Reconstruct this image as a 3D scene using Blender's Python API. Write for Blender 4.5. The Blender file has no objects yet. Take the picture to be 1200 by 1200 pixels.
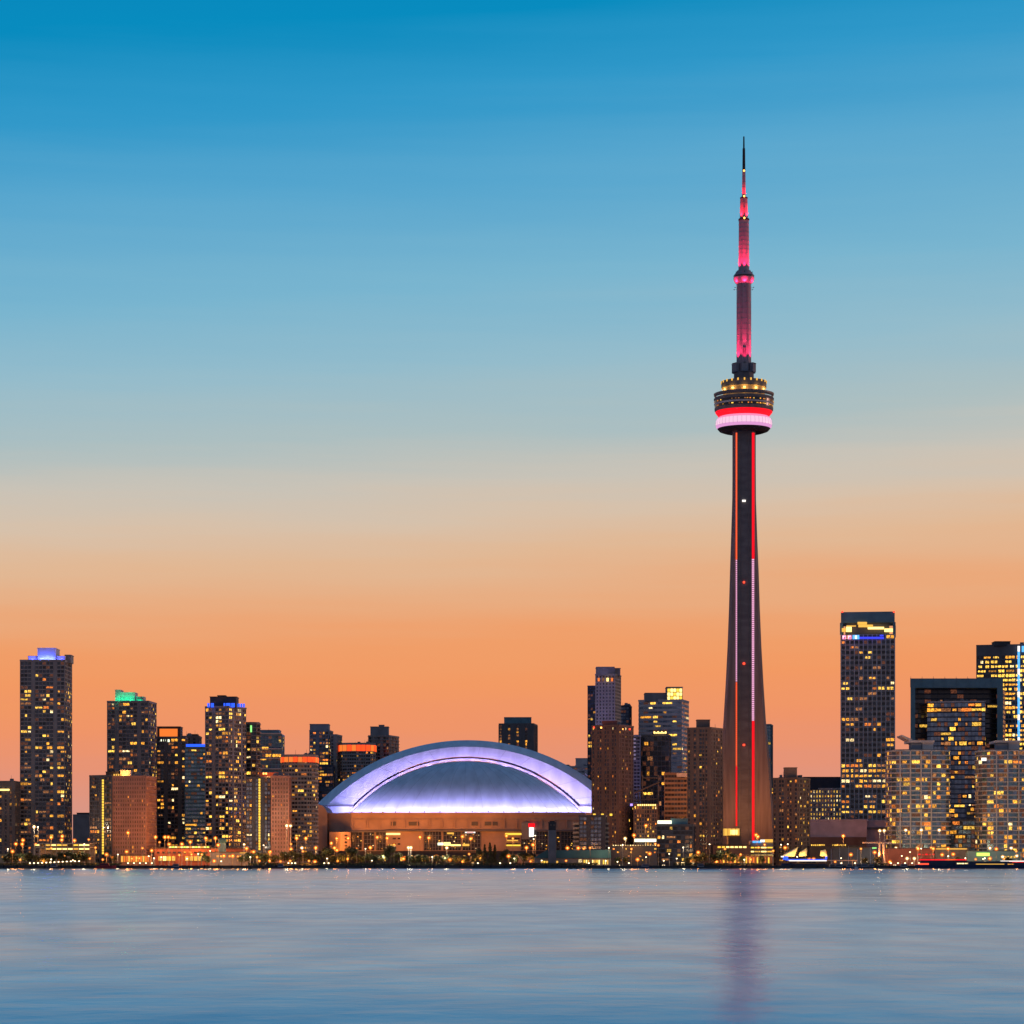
import bpy, bmesh, math, random
from mathutils import Vector, Matrix
R = math.radians
S = bpy.context.scene
C = S.collection
# ------------------------------------------------------------------ camera
F = 3134.0          # focal length in photo pixels (1200 wide)
HC = 2.7            # eye height above the lake
HY = 1013.0         # row of the horizon
GZ = 1.5            # height of the quayside ground
cam_d = bpy.data.cameras.new('camera'); cam = bpy.data.objects.new('camera', cam_d); C.objects.link(cam)
cam.location = (0, 0, HC); cam.rotation_euler = (R(90), 0, 0)
cam_d.sensor_width = 36; cam_d.lens = F/1200*36; cam_d.shift_y = (HY-600)/1200
cam_d.clip_start = 0.5; cam_d.clip_end = 60000
S.camera = cam
# ------------------------------------------------------------------ world
SUN_EL, SUN_AZ = R(3), R(78)
W = bpy.data.worlds.new('World'); S.world = W; W.use_nodes = True
nt = W.node_tree; N = nt.nodes; L = nt.links
for n in list(N): N.remove(n)
def lin(c):
    return tuple(((v/255)/12.92 if v/255 <= .04045 else ((v/255+.055)/1.055)**2.4) for v in c)
def nd(tp, **kw):
    n = N.new(tp)
    for k, v in kw.items(): setattr(n, k, v)
    return n
def mth(op, a, b=None, clamp=False):
    n = nd('ShaderNodeMath', operation=op); n.use_clamp = clamp
    for i, v in enumerate((a, b)):
        if v is None: continue
        if isinstance(v, (int, float)): n.inputs[i].default_value = v
        else: L.new(v, n.inputs[i])
    return n.outputs[0]
tc = nd('ShaderNodeTexCoord'); sep = nd('ShaderNodeSeparateXYZ'); L.new(tc.outputs['Generated'], sep.inputs[0])
mp = nd('ShaderNodeMapping'); mp.inputs['Scale'].default_value = (2.2, 2.2, 34); mp.inputs['Rotation'].default_value = (0, R(3), 0)
L.new(tc.outputs['Generated'], mp.inputs[0])
noi = nd('ShaderNodeTexNoise'); noi.inputs['Scale'].default_value = 1.6; noi.inputs['Detail'].default_value = 4
L.new(mp.outputs[0], noi.inputs[0])
mp2 = nd('ShaderNodeMapping'); mp2.inputs['Scale'].default_value = (5, 5, 95); mp2.inputs['Rotation'].default_value = (0, R(-4), 0); L.new(tc.outputs['Generated'], mp2.inputs[0])
noi2 = nd('ShaderNodeTexNoise'); noi2.inputs['Scale'].default_value = 1.3; noi2.inputs['Detail'].default_value = 5; noi2.inputs['Roughness'].default_value = .6; L.new(mp2.outputs[0], noi2.inputs[0])
wob = mth('ADD', mth('MULTIPLY', mth('SUBTRACT', noi.outputs[0], .5), .019), mth('MULTIPLY', mth('SUBTRACT', noi2.outputs[0], .5), .012))
wobx = mth('MULTIPLY', sep.outputs[0], .16)
wobz = mth('MULTIPLY', wobx, mth('MULTIPLY', sep.outputs[2], 2.0, True))
z = mth('MAXIMUM', mth('SUBTRACT', mth('ADD', sep.outputs[2], wob), wobz), 0.0)
pz = mth('POWER', z, .5)
def ramp(stops):
    r = nd('ShaderNodeValToRGB'); e = r.color_ramp.elements
    while len(e) > 1: e.remove(e[-1])
    e[0].position = stops[0][0]; e[0].color = (*lin(stops[0][1]), 1)
    for p, c in stops[1:]:
        q = e.new(p); q.color = (*lin(c), 1)
    return r
def yz(y):
    t = (HY-y)/F
    return math.sqrt(max(0, t/math.sqrt(1+t*t)))
north = ramp([(yz(1013), (206,150,138)), (yz(950), (221,152,134)), (yz(900), (232,149,121)), (yz(850), (242,150,106)), (yz(800), (245,155,100)),
              (yz(755), (243,160,106)), (yz(700), (236,173,128)), (yz(645), (228,186,150)), (yz(600), (218,195,172)), (yz(560), (204,197,185)),
              (yz(500), (175,193,195)), (yz(420), (150,190,206)), (yz(330), (123,183,210)), (yz(200), (88,168,209)), (yz(100), (48,154,204)),
              (yz(0), (4,141,193)), (.66, (10,122,182)), (.8, (12,90,150)), (1, (14,56,108))])
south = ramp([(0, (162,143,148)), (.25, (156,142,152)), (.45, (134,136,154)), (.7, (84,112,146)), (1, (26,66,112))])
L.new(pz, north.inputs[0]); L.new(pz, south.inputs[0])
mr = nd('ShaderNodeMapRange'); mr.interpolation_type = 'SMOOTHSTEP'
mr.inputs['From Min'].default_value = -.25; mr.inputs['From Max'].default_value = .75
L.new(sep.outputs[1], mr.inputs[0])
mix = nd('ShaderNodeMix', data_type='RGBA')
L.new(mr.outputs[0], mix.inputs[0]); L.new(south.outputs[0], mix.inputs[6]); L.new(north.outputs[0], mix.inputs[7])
sky = nd('ShaderNodeTexSky'); sky.sky_type = 'NISHITA'; sky.sun_disc = False; sky.sun_elevation = SUN_EL; sky.sun_rotation = SUN_AZ
bg1 = nd('ShaderNodeBackground'); bg2 = nd('ShaderNodeBackground'); add = nd('ShaderNodeAddShader')
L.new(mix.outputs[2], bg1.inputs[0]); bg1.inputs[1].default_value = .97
L.new(sky.outputs[0], bg2.inputs[0]); bg2.inputs[1].default_value = .0015
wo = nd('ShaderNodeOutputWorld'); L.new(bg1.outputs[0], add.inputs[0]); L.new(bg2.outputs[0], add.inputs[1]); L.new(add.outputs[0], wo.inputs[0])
# last light from the right, very low and soft
sd = bpy.data.lights.new('sun', 'SUN'); sd.energy = .8; sd.angle = R(12); sd.color = (1, .50, .36)
so = bpy.data.objects.new('sun', sd); C.objects.link(so)
so.rotation_euler = Vector((-math.sin(SUN_AZ)*math.cos(SUN_EL), -math.cos(SUN_AZ)*math.cos(SUN_EL), -math.sin(SUN_EL))).to_track_quat('-Z', 'Y').to_euler()
S.view_settings.view_transform = 'Standard'; S.view_settings.look = 'None'; S.view_settings.exposure = 0; S.view_settings.gamma = 1
S.cycles.sample_clamp_indirect = 2; S.cycles.sample_clamp_direct = 40; S.cycles.max_bounces = 5; S.cycles.caustics_reflective = False; S.cycles.caustics_refractive = False
S.cycles.use_denoising = True
# ------------------------------------------------------------------ helpers
def wx(px, Y): return (px-600)/F*Y
def wz(py, Y): return HC+(HY-py)/F*Y
def mat(name, col, rough=.8, metal=0, spec=.5, noise=.25, nscale=.15, emit=None, es=0, bump=0, vary=0, stretch=None):
    m = bpy.data.materials.new(name); m.use_nodes = True
    t = m.node_tree; b = t.nodes['Principled BSDF']
    b.inputs['Base Color'].default_value = (*col, 1); b.inputs['Roughness'].default_value = rough
    b.inputs['Metallic'].default_value = metal; b.inputs['Specular IOR Level'].default_value = spec
    if noise:
        g = t.nodes.new('ShaderNodeNewGeometry'); n = t.nodes.new('ShaderNodeTexNoise'); n.inputs['Scale'].default_value = nscale; n.inputs['Detail'].default_value = 5
        if stretch:
            ms = t.nodes.new('ShaderNodeMapping'); ms.inputs['Scale'].default_value = stretch; t.links.new(g.outputs['Position'], ms.inputs[0]); t.links.new(ms.outputs[0], n.inputs[0])
        else: t.links.new(g.outputs['Position'], n.inputs[0])
        r = t.nodes.new('ShaderNodeMapRange'); r.inputs['From Min'].default_value = .25; r.inputs['From Max'].default_value = .75
        r.inputs['To Min'].default_value = 1-noise; r.inputs['To Max'].default_value = 1+noise
        t.links.new(n.outputs[0], r.inputs[0])
        v = t.nodes.new('ShaderNodeVectorMath'); v.operation = 'SCALE'; v.inputs[0].default_value = col
        t.links.new(r.outputs[0], v.inputs['Scale']); t.links.new(v.outputs[0], b.inputs['Base Color'])
    if emit:
        b.inputs['Emission Color'].default_value = (*emit, 1); b.inputs['Emission Strength'].default_value = es
        if vary:
            g = t.nodes.new('ShaderNodeNewGeometry'); n = t.nodes.new('ShaderNodeTexNoise'); n.inputs['Scale'].default_value = 1.4; n.inputs['Detail'].default_value = 3
            t.links.new(g.outputs['Position'], n.inputs[0])
            oi = t.nodes.new('ShaderNodeObjectInfo')
            a = t.nodes.new('ShaderNodeMath'); a.operation = 'MULTIPLY_ADD'; a.inputs[1].default_value = 5.5; a.inputs[2].default_value = -1.9
            t.links.new(n.outputs[0], a.inputs[0])
            mx = t.nodes.new('ShaderNodeMath'); mx.operation = 'MAXIMUM'; mx.inputs[1].default_value = .12; t.links.new(a.outputs[0], mx.inputs[0])
            c = t.nodes.new('ShaderNodeMath'); c.operation = 'MULTIPLY_ADD'; c.inputs[1].default_value = 1.3*vary; c.inputs[2].default_value = 1-.75*vary
            t.links.new(oi.outputs['Random'], c.inputs[0])
            e = t.nodes.new('ShaderNodeMath'); e.operation = 'MULTIPLY'; t.links.new(mx.outputs[0], e.inputs[0]); t.links.new(c.outputs[0], e.inputs[1])
            f = t.nodes.new('ShaderNodeMath'); f.operation = 'MULTIPLY'; f.inputs[1].default_value = es; t.links.new(e.outputs[0], f.inputs[0])
            t.links.new(f.outputs[0], b.inputs['Emission Strength'])
        m.cycles.emission_sampling = 'NONE'
    if emit and not vary: b.inputs['Base Color'].default_value = (.02,.02,.02,1)
    return m
M = {}
def wall(key, c, **k): M[key] = mat(key, c, **{**dict(rough=.85, noise=.22), **k})
wall('concrete', (.25,.235,.225)); wall('concrete_dark', (.13,.125,.13)); wall('brick_brown', (.19,.115,.09)); wall('brick_red', (.26,.09,.07))
wall('stone_tan', (.18,.13,.105)); wall('precast_pink', (.25,.145,.13)); wall('panel_grey', (.19,.20,.22)); wall('panel_navy', (.035,.05,.085))
wall('panel_teal', (.12,.23,.28)); wall('white_slab', (.58,.51,.46)); wall('black', (.015,.016,.02)); wall('pale_panel', (.48,.46,.46))
wall('mauve_wall', (.60,.46,.50)); wall('stadium_concrete', (.37,.26,.205), nscale=.08); wall('roof_dark', (.05,.05,.055)); wall('tower_concrete', (.20,.16,.15), nscale=1, noise=.32, stretch=(.35,.35,.03))
wall('quay', (.06,.055,.05)); wall('metal', (.12,.12,.125), rough=.45); wall('white_paint', (.75,.75,.77), noise=.08); wall('bark', (.05,.035,.025)); wall('red_paint', (.35,.03,.03))
wall('teal_wall', (.05,.16,.19)); wall('hull_navy', (.02,.04,.09)); wall('canvas', (.75,.68,.5)); wall('rubber', (.01,.01,.012)); wall('penthouse_pale', (.5,.5,.5))
for k, c, me, ro in (('glass_blue', (.20,.26,.34), .55, .16), ('glass_blue2', (.13,.18,.25), .55, .2), ('glass_dark', (.05,.06,.08), .4, .12), ('glass_teal', (.16,.26,.30), .6, .2), ('glass_grey', (.28,.28,.32), .6, .2), ('glass_black', (.02,.02,.026), .2, .2), ('glass_bronze', (.20,.14,.12), .5, .22)):
    M[k] = mat(k, c, rough=ro, metal=me, noise=.5, nscale=.25)
for k, c, s in (('amber', (1,.40,.035), 1.25), ('gold', (1,.55,.07), 1.5), ('orange', (1,.25,.03), 1.0), ('pale', (1,.72,.32), 1.7), ('cool', (.75,.9,1), 1.1), ('dim', (1,.38,.12), .38), ('faint', (1,.30,.13), .10)):
    M['lit_'+k] = mat('lit_'+k, (.05,.04,.03), rough=.4, noise=0, emit=c, es=s, vary=.8)
def glow(key, c, s, sample=False):
    M[key] = mat(key, (.2,.2,.2), noise=0, emit=c, es=s)
    if sample: M[key].cycles.emission_sampling = 'AUTO'
glow('led_blue', (.02,.10,1), 1.6); glow('led_blue_deep', (.05,.06,.9), 1.1); glow('led_red', (1,.002,.012), 1.2, True); glow('led_redorange', (1,.10,.03), 1.3); glow('led_pink', (1,.45,.72), 1.1, True)
glow('led_white', (1,.93,.85), 1.6); glow('led_green', (.35,1,.25), 1.2); glow('led_purple', (.5,.3,1), 1.6); glow('lamp_orange', (1,.36,.07), 5); glow('lamp_white', (1,.75,.42), 6); glow('lamp_red', (1,.05,.02), 3)
glow('tube_warm', (1,.68,.20), 2.4); glow('led_crown_red', (1,.07,.01), 1.5); glow('led_crown_orange', (1,.22,.03), 1.0); glow('led_cyan', (.10,.42,1), 1.5); glow('stair_yellow', (1,.60,.06), 1.5); glow('sign_green', (.6,1,.12), 1.8)
glow('roof_gold', (1,.52,.08), 1.1); glow('canopy_white', (.95,1,.7), 1.9); glow('led_magenta', (1,.35,.6), 1.6)

class MB:
    def __init__(s): s.v = []; s.f = []; s.m = []
    def quad(s, a, b, c, d, m=0):
        i = len(s.v); s.v += [tuple(a), tuple(b), tuple(c), tuple(d)]; s.f.append((i, i+1, i+2, i+3)); s.m.append(m)
    def hexa(s, p, m=0):
        i = len(s.v); s.v += [tuple(q) for q in p]
        for f in ((3,2,1,0), (4,5,6,7), (0,1,5,4), (1,2,6,5), (2,3,7,6), (3,0,4,7)): s.f.append(tuple(i+k for k in f)); s.m.append(m)
    def box(s, x0, x1, y0, y1, z0, z1, m=0):
        s.hexa([(x0,y0,z0), (x1,y0,z0), (x1,y1,z0), (x0,y1,z0), (x0,y0,z1), (x1,y0,z1), (x1,y1,z1), (x0,y1,z1)], m)
    def fbox(s, fr, t0, t1, n0, n1, z0, z1, m=0):
        O, T, Nn = fr
        def P(t, n, zz): return (O[0]+T[0]*t+Nn[0]*n, O[1]+T[1]*t+Nn[1]*n, zz)
        s.hexa([P(t0,n1,z0), P(t1,n1,z0), P(t1,n0,z0), P(t0,n0,z0), P(t0,n1,z1), P(t1,n1,z1), P(t1,n0,z1), P(t0,n0,z1)], m)
    def prism(s, plan, z0, z1, m=0, top=None, plan2=None):
        n = len(plan); i = len(s.v); p2 = plan2 or plan
        s.v += [(p[0], p[1], z0) for p in plan]+[(p[0], p[1], z1) for p in p2]
        for k in range(n): s.f.append((i+k, i+(k+1) % n, i+n+(k+1) % n, i+n+k)); s.m.append(m)
        s.f.append(tuple(i+n+k for k in range(n))); s.m.append(m if top is None else top)
        s.f.append(tuple(i+n-1-k for k in range(n))); s.m.append(m)
    def lathe(s, prof, seg=48, m=0, c=(0,0)):
        i = len(s.v)
        for r, zz in prof:
            for k in range(seg):
                a = 2*math.pi*k/seg; s.v.append((c[0]+r*math.cos(a), c[1]+r*math.sin(a), zz))
        for j in range(len(prof)-1):
            for k in range(seg):
                k2 = (k+1) % seg; s.f.append((i+j*seg+k, i+j*seg+k2, i+(j+1)*seg+k2, i+(j+1)*seg+k)); s.m.append(m)
    def tube(s, a, b, r0, r1=None, seg=6, m=0):
        a = Vector(a); b = Vector(b); r1 = r0 if r1 is None else r1; d = (b-a).normalized()
        u = d.orthogonal().normalized(); w = d.cross(u); i = len(s.v)
        for p, r in ((a, r0), (b, r1)):
            for k in range(seg):
                t = 2*math.pi*k/seg; s.v.append(tuple(p+u*r*math.cos(t)+w*r*math.sin(t)))
        for k in range(seg): s.f.append((i+k, i+(k+1) % seg, i+seg+(k+1) % seg, i+seg+k)); s.m.append(m)
        s.f.append(tuple(i+seg-1-k for k in range(seg))); s.m.append(m); s.f.append(tuple(i+seg+k for k in range(seg))); s.m.append(m)
    def ball(s, c, r, m=0, seg=8, sz=1):
        prof = [(max(1e-3, r*math.sin(math.pi*k/seg)), c[2]-r*sz*math.cos(math.pi*k/seg)) for k in range(seg+1)]
        s.lathe(prof, seg+2, m, (c[0], c[1]))
    def mesh(s, name, mats, smooth=False):
        me = bpy.data.meshes.new(name); me.from_pydata(s.v, [], s.f)
        for x in (mats if isinstance(mats, (list, tuple)) else [mats]): me.materials.append(M[x] if isinstance(x, str) else x)
        if any(s.m): me.polygons.foreach_set('material_index', s.m)
        if smooth: me.polygons.foreach_set('use_smooth', [True]*len(s.f))
        me.update(); return me
    def build(s, name, mats, parent=None, loc=None, smooth=False, kind=None):
        o = bpy.data.objects.new(name, s.mesh(name, mats, smooth)); C.objects.link(o)
        if parent: o.parent = parent
        if loc: o.location = loc
        if kind: o['kind'] = kind
        return o
def thing(name, label, cat, loc=(0,0,0), rz=0, group=None):
    o = bpy.data.objects.new(name, None); C.objects.link(o); o.location = loc; o.rotation_euler.z = rz; o.empty_display_size = 5
    o['label'] = label; o['category'] = cat
    if group: o['group'] = group
    return o
def copyt(root, loc, rz, label, sc=(1,1,1), group=None):
    r = root.copy(); C.objects.link(r); r.location = loc; r.rotation_euler.z = rz; r.scale = sc; r['label'] = label
    if group: r['group'] = group
    for ch in list(root.children):
        if ch.type == 'LIGHT': continue
        c = ch.copy(); C.objects.link(c); c.parent = r
        for g in ch.children:
            d = g.copy(); C.objects.link(d); d.parent = c
    return r
def light(kind, loc, energy, col, size=.5, target=None, cone=None, parent=None, blend=.5, size_y=None):
    d = bpy.data.lights.new(kind.lower()+'_light', kind); d.energy = energy; d.color = col
    if kind == 'AREA':
        d.size = size
        if size_y: d.shape = 'RECTANGLE'; d.size_y = size_y
    else: d.shadow_soft_size = size
    if cone: d.spot_size = R(cone); d.spot_blend = blend
    o = bpy.data.objects.new('floodlight_beam', d); C.objects.link(o); o.location = loc
    if target is not None:
        o.rotation_euler = (Vector(target)-Vector(loc)).to_track_quat('-Z', 'Y').to_euler()
    return o
def lamp_body(loc, parent, sc=1):
    """a small floodlight housing just behind a lamp, as a part of the thing that carries it"""
    b = MB(); b.box(-.45*sc, .45*sc, -.3*sc, .3*sc, -.25*sc, .25*sc); b.box(-.1*sc, .1*sc, -.1*sc, .1*sc, -.7*sc, -.25*sc)
    o = b.build('floodlight', 'black', parent); o.location = Vector(loc)-parent.location; return o
ORD = ['first','second','third','fourth','fifth','sixth','seventh','eighth','ninth','tenth','eleventh','twelfth','thirteenth','fourteenth','fifteenth','sixteenth','seventeenth','eighteenth','nineteenth','twentieth']+['twenty '+w for w in ('first','second','third','fourth','fifth','sixth','seventh','eighth','ninth')]+['thirtieth']+['thirty '+w for w in ('first','second','third','fourth','fifth')]
# ------------------------------------------------------------------ plans from picture columns, each at its own distance
def _solve(p0, ps, Y, th):
    u0 = (p0-600)/F; us = (ps-600)/F; c, s = math.cos(th), math.sin(th); B = (us*Y, Y)
    return B, (B[0]-u0*B[1])/(c+u0*s), c, s
def rect(p0, ps, p1, Y, depth=26):
    """corner post at column ps; front p0..ps, right side ps..p1 (swap order for a visible left side)"""
    if p0 > p1:
        return [(-x, y) for x, y in reversed(rect(1200-p0, 1200-ps, 1200-p1, Y, depth))]
    u1 = (p1-600)/F; us = (ps-600)/F
    if p1-ps < 1: th = math.atan(u1)
    else:
        lo, hi = math.atan(u1)+1e-4, R(70)
        for _ in range(50):
            md = (lo+hi)/2; d = (u1*Y-us*Y)/(math.sin(md)-u1*math.cos(md))
            if d > depth: lo = md
            else: hi = md
        th = (lo+hi)/2
    B, w, c, s = _solve(p0, ps, Y, th)
    A = (B[0]-w*c, B[1]+w*s); Cc = (B[0]+depth*s, B[1]+depth*c); D = (A[0]+depth*s, A[1]+depth*c)
    return [A, B, Cc, D]
def roundplan(p0, p1, Y, depth, n=16, pw=2.4):
    cx = wx((p0+p1)/2, Y+depth/2); a = (p1-p0)/2/F*(Y+depth/2); b = depth/2; out = []
    for k in range(n):
        t = 2*math.pi*k/n+math.pi/n; c, s = math.cos(t), math.sin(t); e = 2/pw
        out.append((cx+a*math.copysign(abs(c)**e, c), Y+b+b*math.copysign(abs(s)**e, s)))
    return out
def shrink(plan, k, dx=0, dy=0):
    cx = sum(p[0] for p in plan)/len(plan); cy = sum(p[1] for p in plan)/len(plan)
    return [(cx+(p[0]-cx)*k+dx, cy+(p[1]-cy)*k+dy) for p in plan]
_wm = {}
def window_mesh(w, h, m):
    k = (round(w, 1), round(h, 1), m)
    if k not in _wm:
        b = MB(); b.box(-k[0]/2, k[0]/2, -.10, .06, -k[1]/2, k[1]/2); _wm[k] = b.mesh('window', 'lit_'+m)
    return _wm[k]
PAL = {'warm': [('amber',5),('gold',4),('orange',2),('pale',1),('dim',4)], 'office': [('gold',5),('amber',3),('pale',2),('dim',2)],
       'gold': [('gold',6),('amber',3),('pale',1)], 'mixed': [('amber',3),('gold',3),('orange',2),('cool',1),('dim',3),('pale',1)], 'dimmed': [('dim',5),('amber',2),('orange',1)]}
def pick(rng, pal):
    l = PAL[pal]; t = rng.random()*sum(x[1] for x in l)
    for n, w in l:
        t -= w
        if t <= 0: return n
    return l[0][0]
TOWERS = {}
def tower(key, name, label, plan, Y, ytop, wallm='concrete', glass='glass_dark', fh=3.0, bw=3.0, pat='W', pw=.35, pd=.35, sp=.30, sdp=.22, lit=.07, pal='warm',
          run=3, z0=GZ, slab=None, slabm='white_slab', slabt=.34, seed=None, litz=(0, 1), rows=(), floorlit=None, cat='tower block', group=None, maxw=100, parapet=1.2, winh=None, top_blank=0, cap=None, spm=None):
    """one building: wall (with piers and spandrels), panes, individually lit windows, parapet, optional projecting floor slabs"""
    rng = random.Random(seed if seed is not None else hash_(key)); bw *= .86; lit *= 1.25; fh = fh*.95 if fh < 3.5 else fh
    cx = sum(p[0] for p in plan)/len(plan); cy = sum(p[1] for p in plan)/len(plan)
    zt = wz(ytop, Y)
    t = thing(name, label, cat, (cx, cy, z0), 0, group)
    pl = [(p[0]-cx, p[1]-cy) for p in plan]
    H = zt-z0; nf = max(1, int(round(H/fh))); f = H/nf
    mats = [wallm, spm or wallm]; b = MB(); b.prism(pl, 0, H-.02)
    pn = MB(); gl = [glass, {'glass_blue': 'glass_blue2', 'glass_blue2': 'glass_dark', 'glass_dark': 'glass_black', 'glass_teal': 'glass_blue', 'glass_grey': 'glass_dark', 'glass_black': 'glass_dark', 'glass_bronze': 'glass_bronze'}[glass], 'lit_amber', 'lit_gold', 'lit_orange', 'lit_pale', 'lit_cool', 'lit_dim', 'lit_faint']
    li = {'amber': 2, 'gold': 3, 'orange': 4, 'pale': 5, 'cool': 6, 'dim': 7}
    cand = []
    n = len(pl)
    for e in range(n):
        A = Vector(pl[e]); B = Vector(pl[(e+1) % n]); Lg = (B-A).length
        if Lg < .5: continue
        T = (B-A)/Lg; Nn = Vector((T.y, -T.x)); mid = (A+B)/2+Vector((cx, cy))
        fr = (A, T, Nn); vis = Nn.dot((-mid).normalized()) > -.06
        nb = max(1, int(round(Lg/bw))); w = Lg/nb
        if sp > 0:
            for k in range(nf+1):
                za = k*f-(sp*f*.5 if k else 0); zb = min(H, k*f+sp*f*.5)
                if slab is None: b.fbox(fr, 0, Lg, 0, sdp, za, zb, 1)
        else:
            for k in range(0, nf+1): b.fbox(fr, 0, Lg, 0, .08, max(0, k*f-.15), min(H, k*f+.15), 1)
        if not vis: continue
        b.fbox(fr, -pd, pw/2+.1, 0, pd, 0, H+.04)
        b.fbox(fr, Lg-pw/2-.1, Lg, 0, pd, 0, H+.04)
        for k in range(1, nb):
            if pw > 0: b.fbox(fr, k*w-pw/2, k*w+pw/2, 0, pd, 0, H+.02)
        if top_blank: b.fbox(fr, .02, Lg-.02, 0, pd*.8+.05, H-top_blank, H+.06)
        h = f*(1-sp)-.1 if winh is None else winh; isl = pat
        for i in range(nf):
            k = 0; zc = (i+.5)*f
            if zc > H-top_blank: continue
            frac = zc/H
            while k < nb:
                ch = isl[k % len(isl)]
                if ch == 'B':
                    b.fbox(fr, k*w+.01, (k+1)*w-.01, 0, pd*.55, i*f+.01, (i+1)*f-.01); k += 1; continue
                pr = lit*1.25*(1.0 if litz[0] <= frac <= litz[1] else .25)
                if floorlit and i in floorlit: pr = floorlit[i]
                m_ = w-pw-.1 if ch == 'W' else (w-pw)*.55
                if rng.random() < pr:
                    r = 1
                    while r < run and k+r < nb and isl[(k+r) % len(isl)] == ch and ch == 'W' and rng.random() < .45: r += 1
                    ww = m_ if r == 1 else r*w-pw-.1
                    cand.append((fr, k*w+(w*r)/2, zc+rng.uniform(-.06,.06), ww*rng.choice((1, .9, .75, .55)), h*rng.choice((1, .9, .75, .6)), pick(rng, pal)))
                    k += r
                else:
                    c0 = (k+.5)*w
                    O = A+T*(c0-m_/2)+Nn*.05; P = A+T*(c0+m_/2)+Nn*.05
                    pn.quad((O.x,O.y,zc-h/2), (P.x,P.y,zc-h/2), (P.x,P.y,zc+h/2), (O.x,O.y,zc+h/2), (8 if rng.random() < .16 and lit > 0 else 0 if rng.random() < .62 else 1))
                    k += 1
    rng.shuffle(cand)
    for q, (fr, tt, zc, ww, hh, m_) in enumerate(cand):
        O, T, Nn = fr; p = O+T*tt+Nn*.12
        if q < maxw:
            o = bpy.data.objects.new('window', window_mesh(ww, hh, m_)); C.objects.link(o); o.parent = t
            o.location = (p.x, p.y, zc); o.rotation_euler.z = math.atan2(T.y, T.x)
        else:
            a = O+T*(tt-ww/2)+Nn*.08; c = O+T*(tt+ww/2)+Nn*.08
            pn.quad((a.x,a.y,zc-hh/2), (c.x,c.y,zc-hh/2), (c.x,c.y,zc+hh/2), (a.x,a.y,zc+hh/2), li[m_])
    b.build('facade', mats, t)
    if pn.f: pn.build('window_panes', gl, t, kind='stuff')
    if parapet:
        r = MB(); big = shrink(pl, 1.0); 
        for e in range(n):
            A = Vector(pl[e]); B = Vector(pl[(e+1) % n]); Lg = (B-A).length
            if Lg < .3: continue
            T = (B-A)/Lg; Nn = Vector((T.y, -T.x)); r.fbox((A, T, Nn), -.45, Lg, -.5, .45, H+.05, H+parapet)
        r.prism(shrink(pl, .985), H+.02, H+.3, 1)
        r.build('parapet', [cap or wallm, 'roof_dark'], t)
    if slab:
        for i in range(1, nf+1):
            s_ = MB(); big = offset(pl, slab); s_.prism(big, i*f-.22, i*f-.22+slabt)
            s_.build('floor_slab', slabm, t)
    TOWERS[key] = (t, pl, H, (cx, cy), f)
    return t
def hash_(s):
    h = 7
    for ch in s: h = (h*131+ord(ch)) % 1000003
    return h
def offset(pl, d):
    n = len(pl); out = []
    for i in range(n):
        p = Vector(pl[i]); a = (p-Vector(pl[i-1])).normalized(); b = (Vector(pl[(i+1) % n])-p).normalized()
        na = Vector((a.y, -a.x)); nb = Vector((b.y, -b.x)); m = (na+nb); m = m/max(.3, m.length_squared/2) if m.length > 1e-6 else na
        out.append((p.x+m.x*d, p.y+m.y*d))
    return out
def pent(key, p0, p1, ytop, Y, dback=6, depth=14, m='panel_grey', name='penthouse', zb=None, mats=None, ribs=0):
    """roof-top block of tower `key`, from column p0 to p1, its top at row ytop"""
    t, pl, H, (cx, cy), f = TOWERS[key]; Yb = Y+dback
    x0, x1 = wx(p0, Yb)-cx, wx(p1, Yb)-cx; z1 = wz(ytop, Yb)-t.location.z; z0 = H-.3 if zb is None else zb
    b = MB(); b.box(x0, x1, Yb-cy, Yb+depth-cy, z0, z1); b.box(x0-.3, x1+.3, Yb-cy-.3, Yb+depth-cy+.3, z1, z1+.5)
    if ribs:
        k = max(2, int((x1-x0)/ribs))
        for i in range(k+1):
            xx = x0+(x1-x0)*i/k; b.box(xx-.2, xx+.2, Yb-cy-.35, Yb-cy, z0, z1-.05)
    return b.build(name, m, t)
def addpart(key, name, mats, fn, kind=None):
    t, pl, H, c, f = TOWERS[key]; b = MB(); fn(b, pl, H); o = b.build(name, mats, t)
    if kind: o['kind'] = kind
    return o
def pxbox(key, name, m, p0, p1, y0, y1, Y, d=.3):
    """a lit or plain panel in columns p0..p1, rows y0..y1 standing at distance Y, part of tower key"""
    t, pl, H, (cx, cy), f = TOWERS[key]; b = MB()
    b.box(wx(p0,Y)-cx, wx(p1,Y)-cx, Y-cy, Y-cy+d, wz(y1,Y)-t.location.z, wz(y0,Y)-t.location.z)
    return b.build(name, m, t)
def roofbits(key, seed=1, n=4):
    t, pl, H, c, f = TOWERS[key]; rng = random.Random(hash_(key)+seed); q = shrink(pl, .6)
    for i in range(n):
        a = q[i % len(q)]; e = q[(i+1) % len(q)]; k = rng.random(); x = a[0]*k+e[0]*(1-k); y = a[1]*k+e[1]*(1-k)
        b = MB(); 
        if rng.random() < .45:
            b.tube((x, y, H), (x, y, H+rng.uniform(3, 6)), .14, .06); b.box(x-.4, x+.4, y-.4, y+.4, H, H+.8); b.build('antenna', 'metal', t)
        else:
            s = rng.uniform(1.2, 2.6); b.box(x-s, x+s, y-s, y+s, H, H+rng.uniform(1.6, 3)); b.box(x-s*.6, x+s*.6, y-s*.6, y+s*.6, H+1.6, H+3.3); b.build('roof_unit', 'panel_grey', t)
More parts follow.
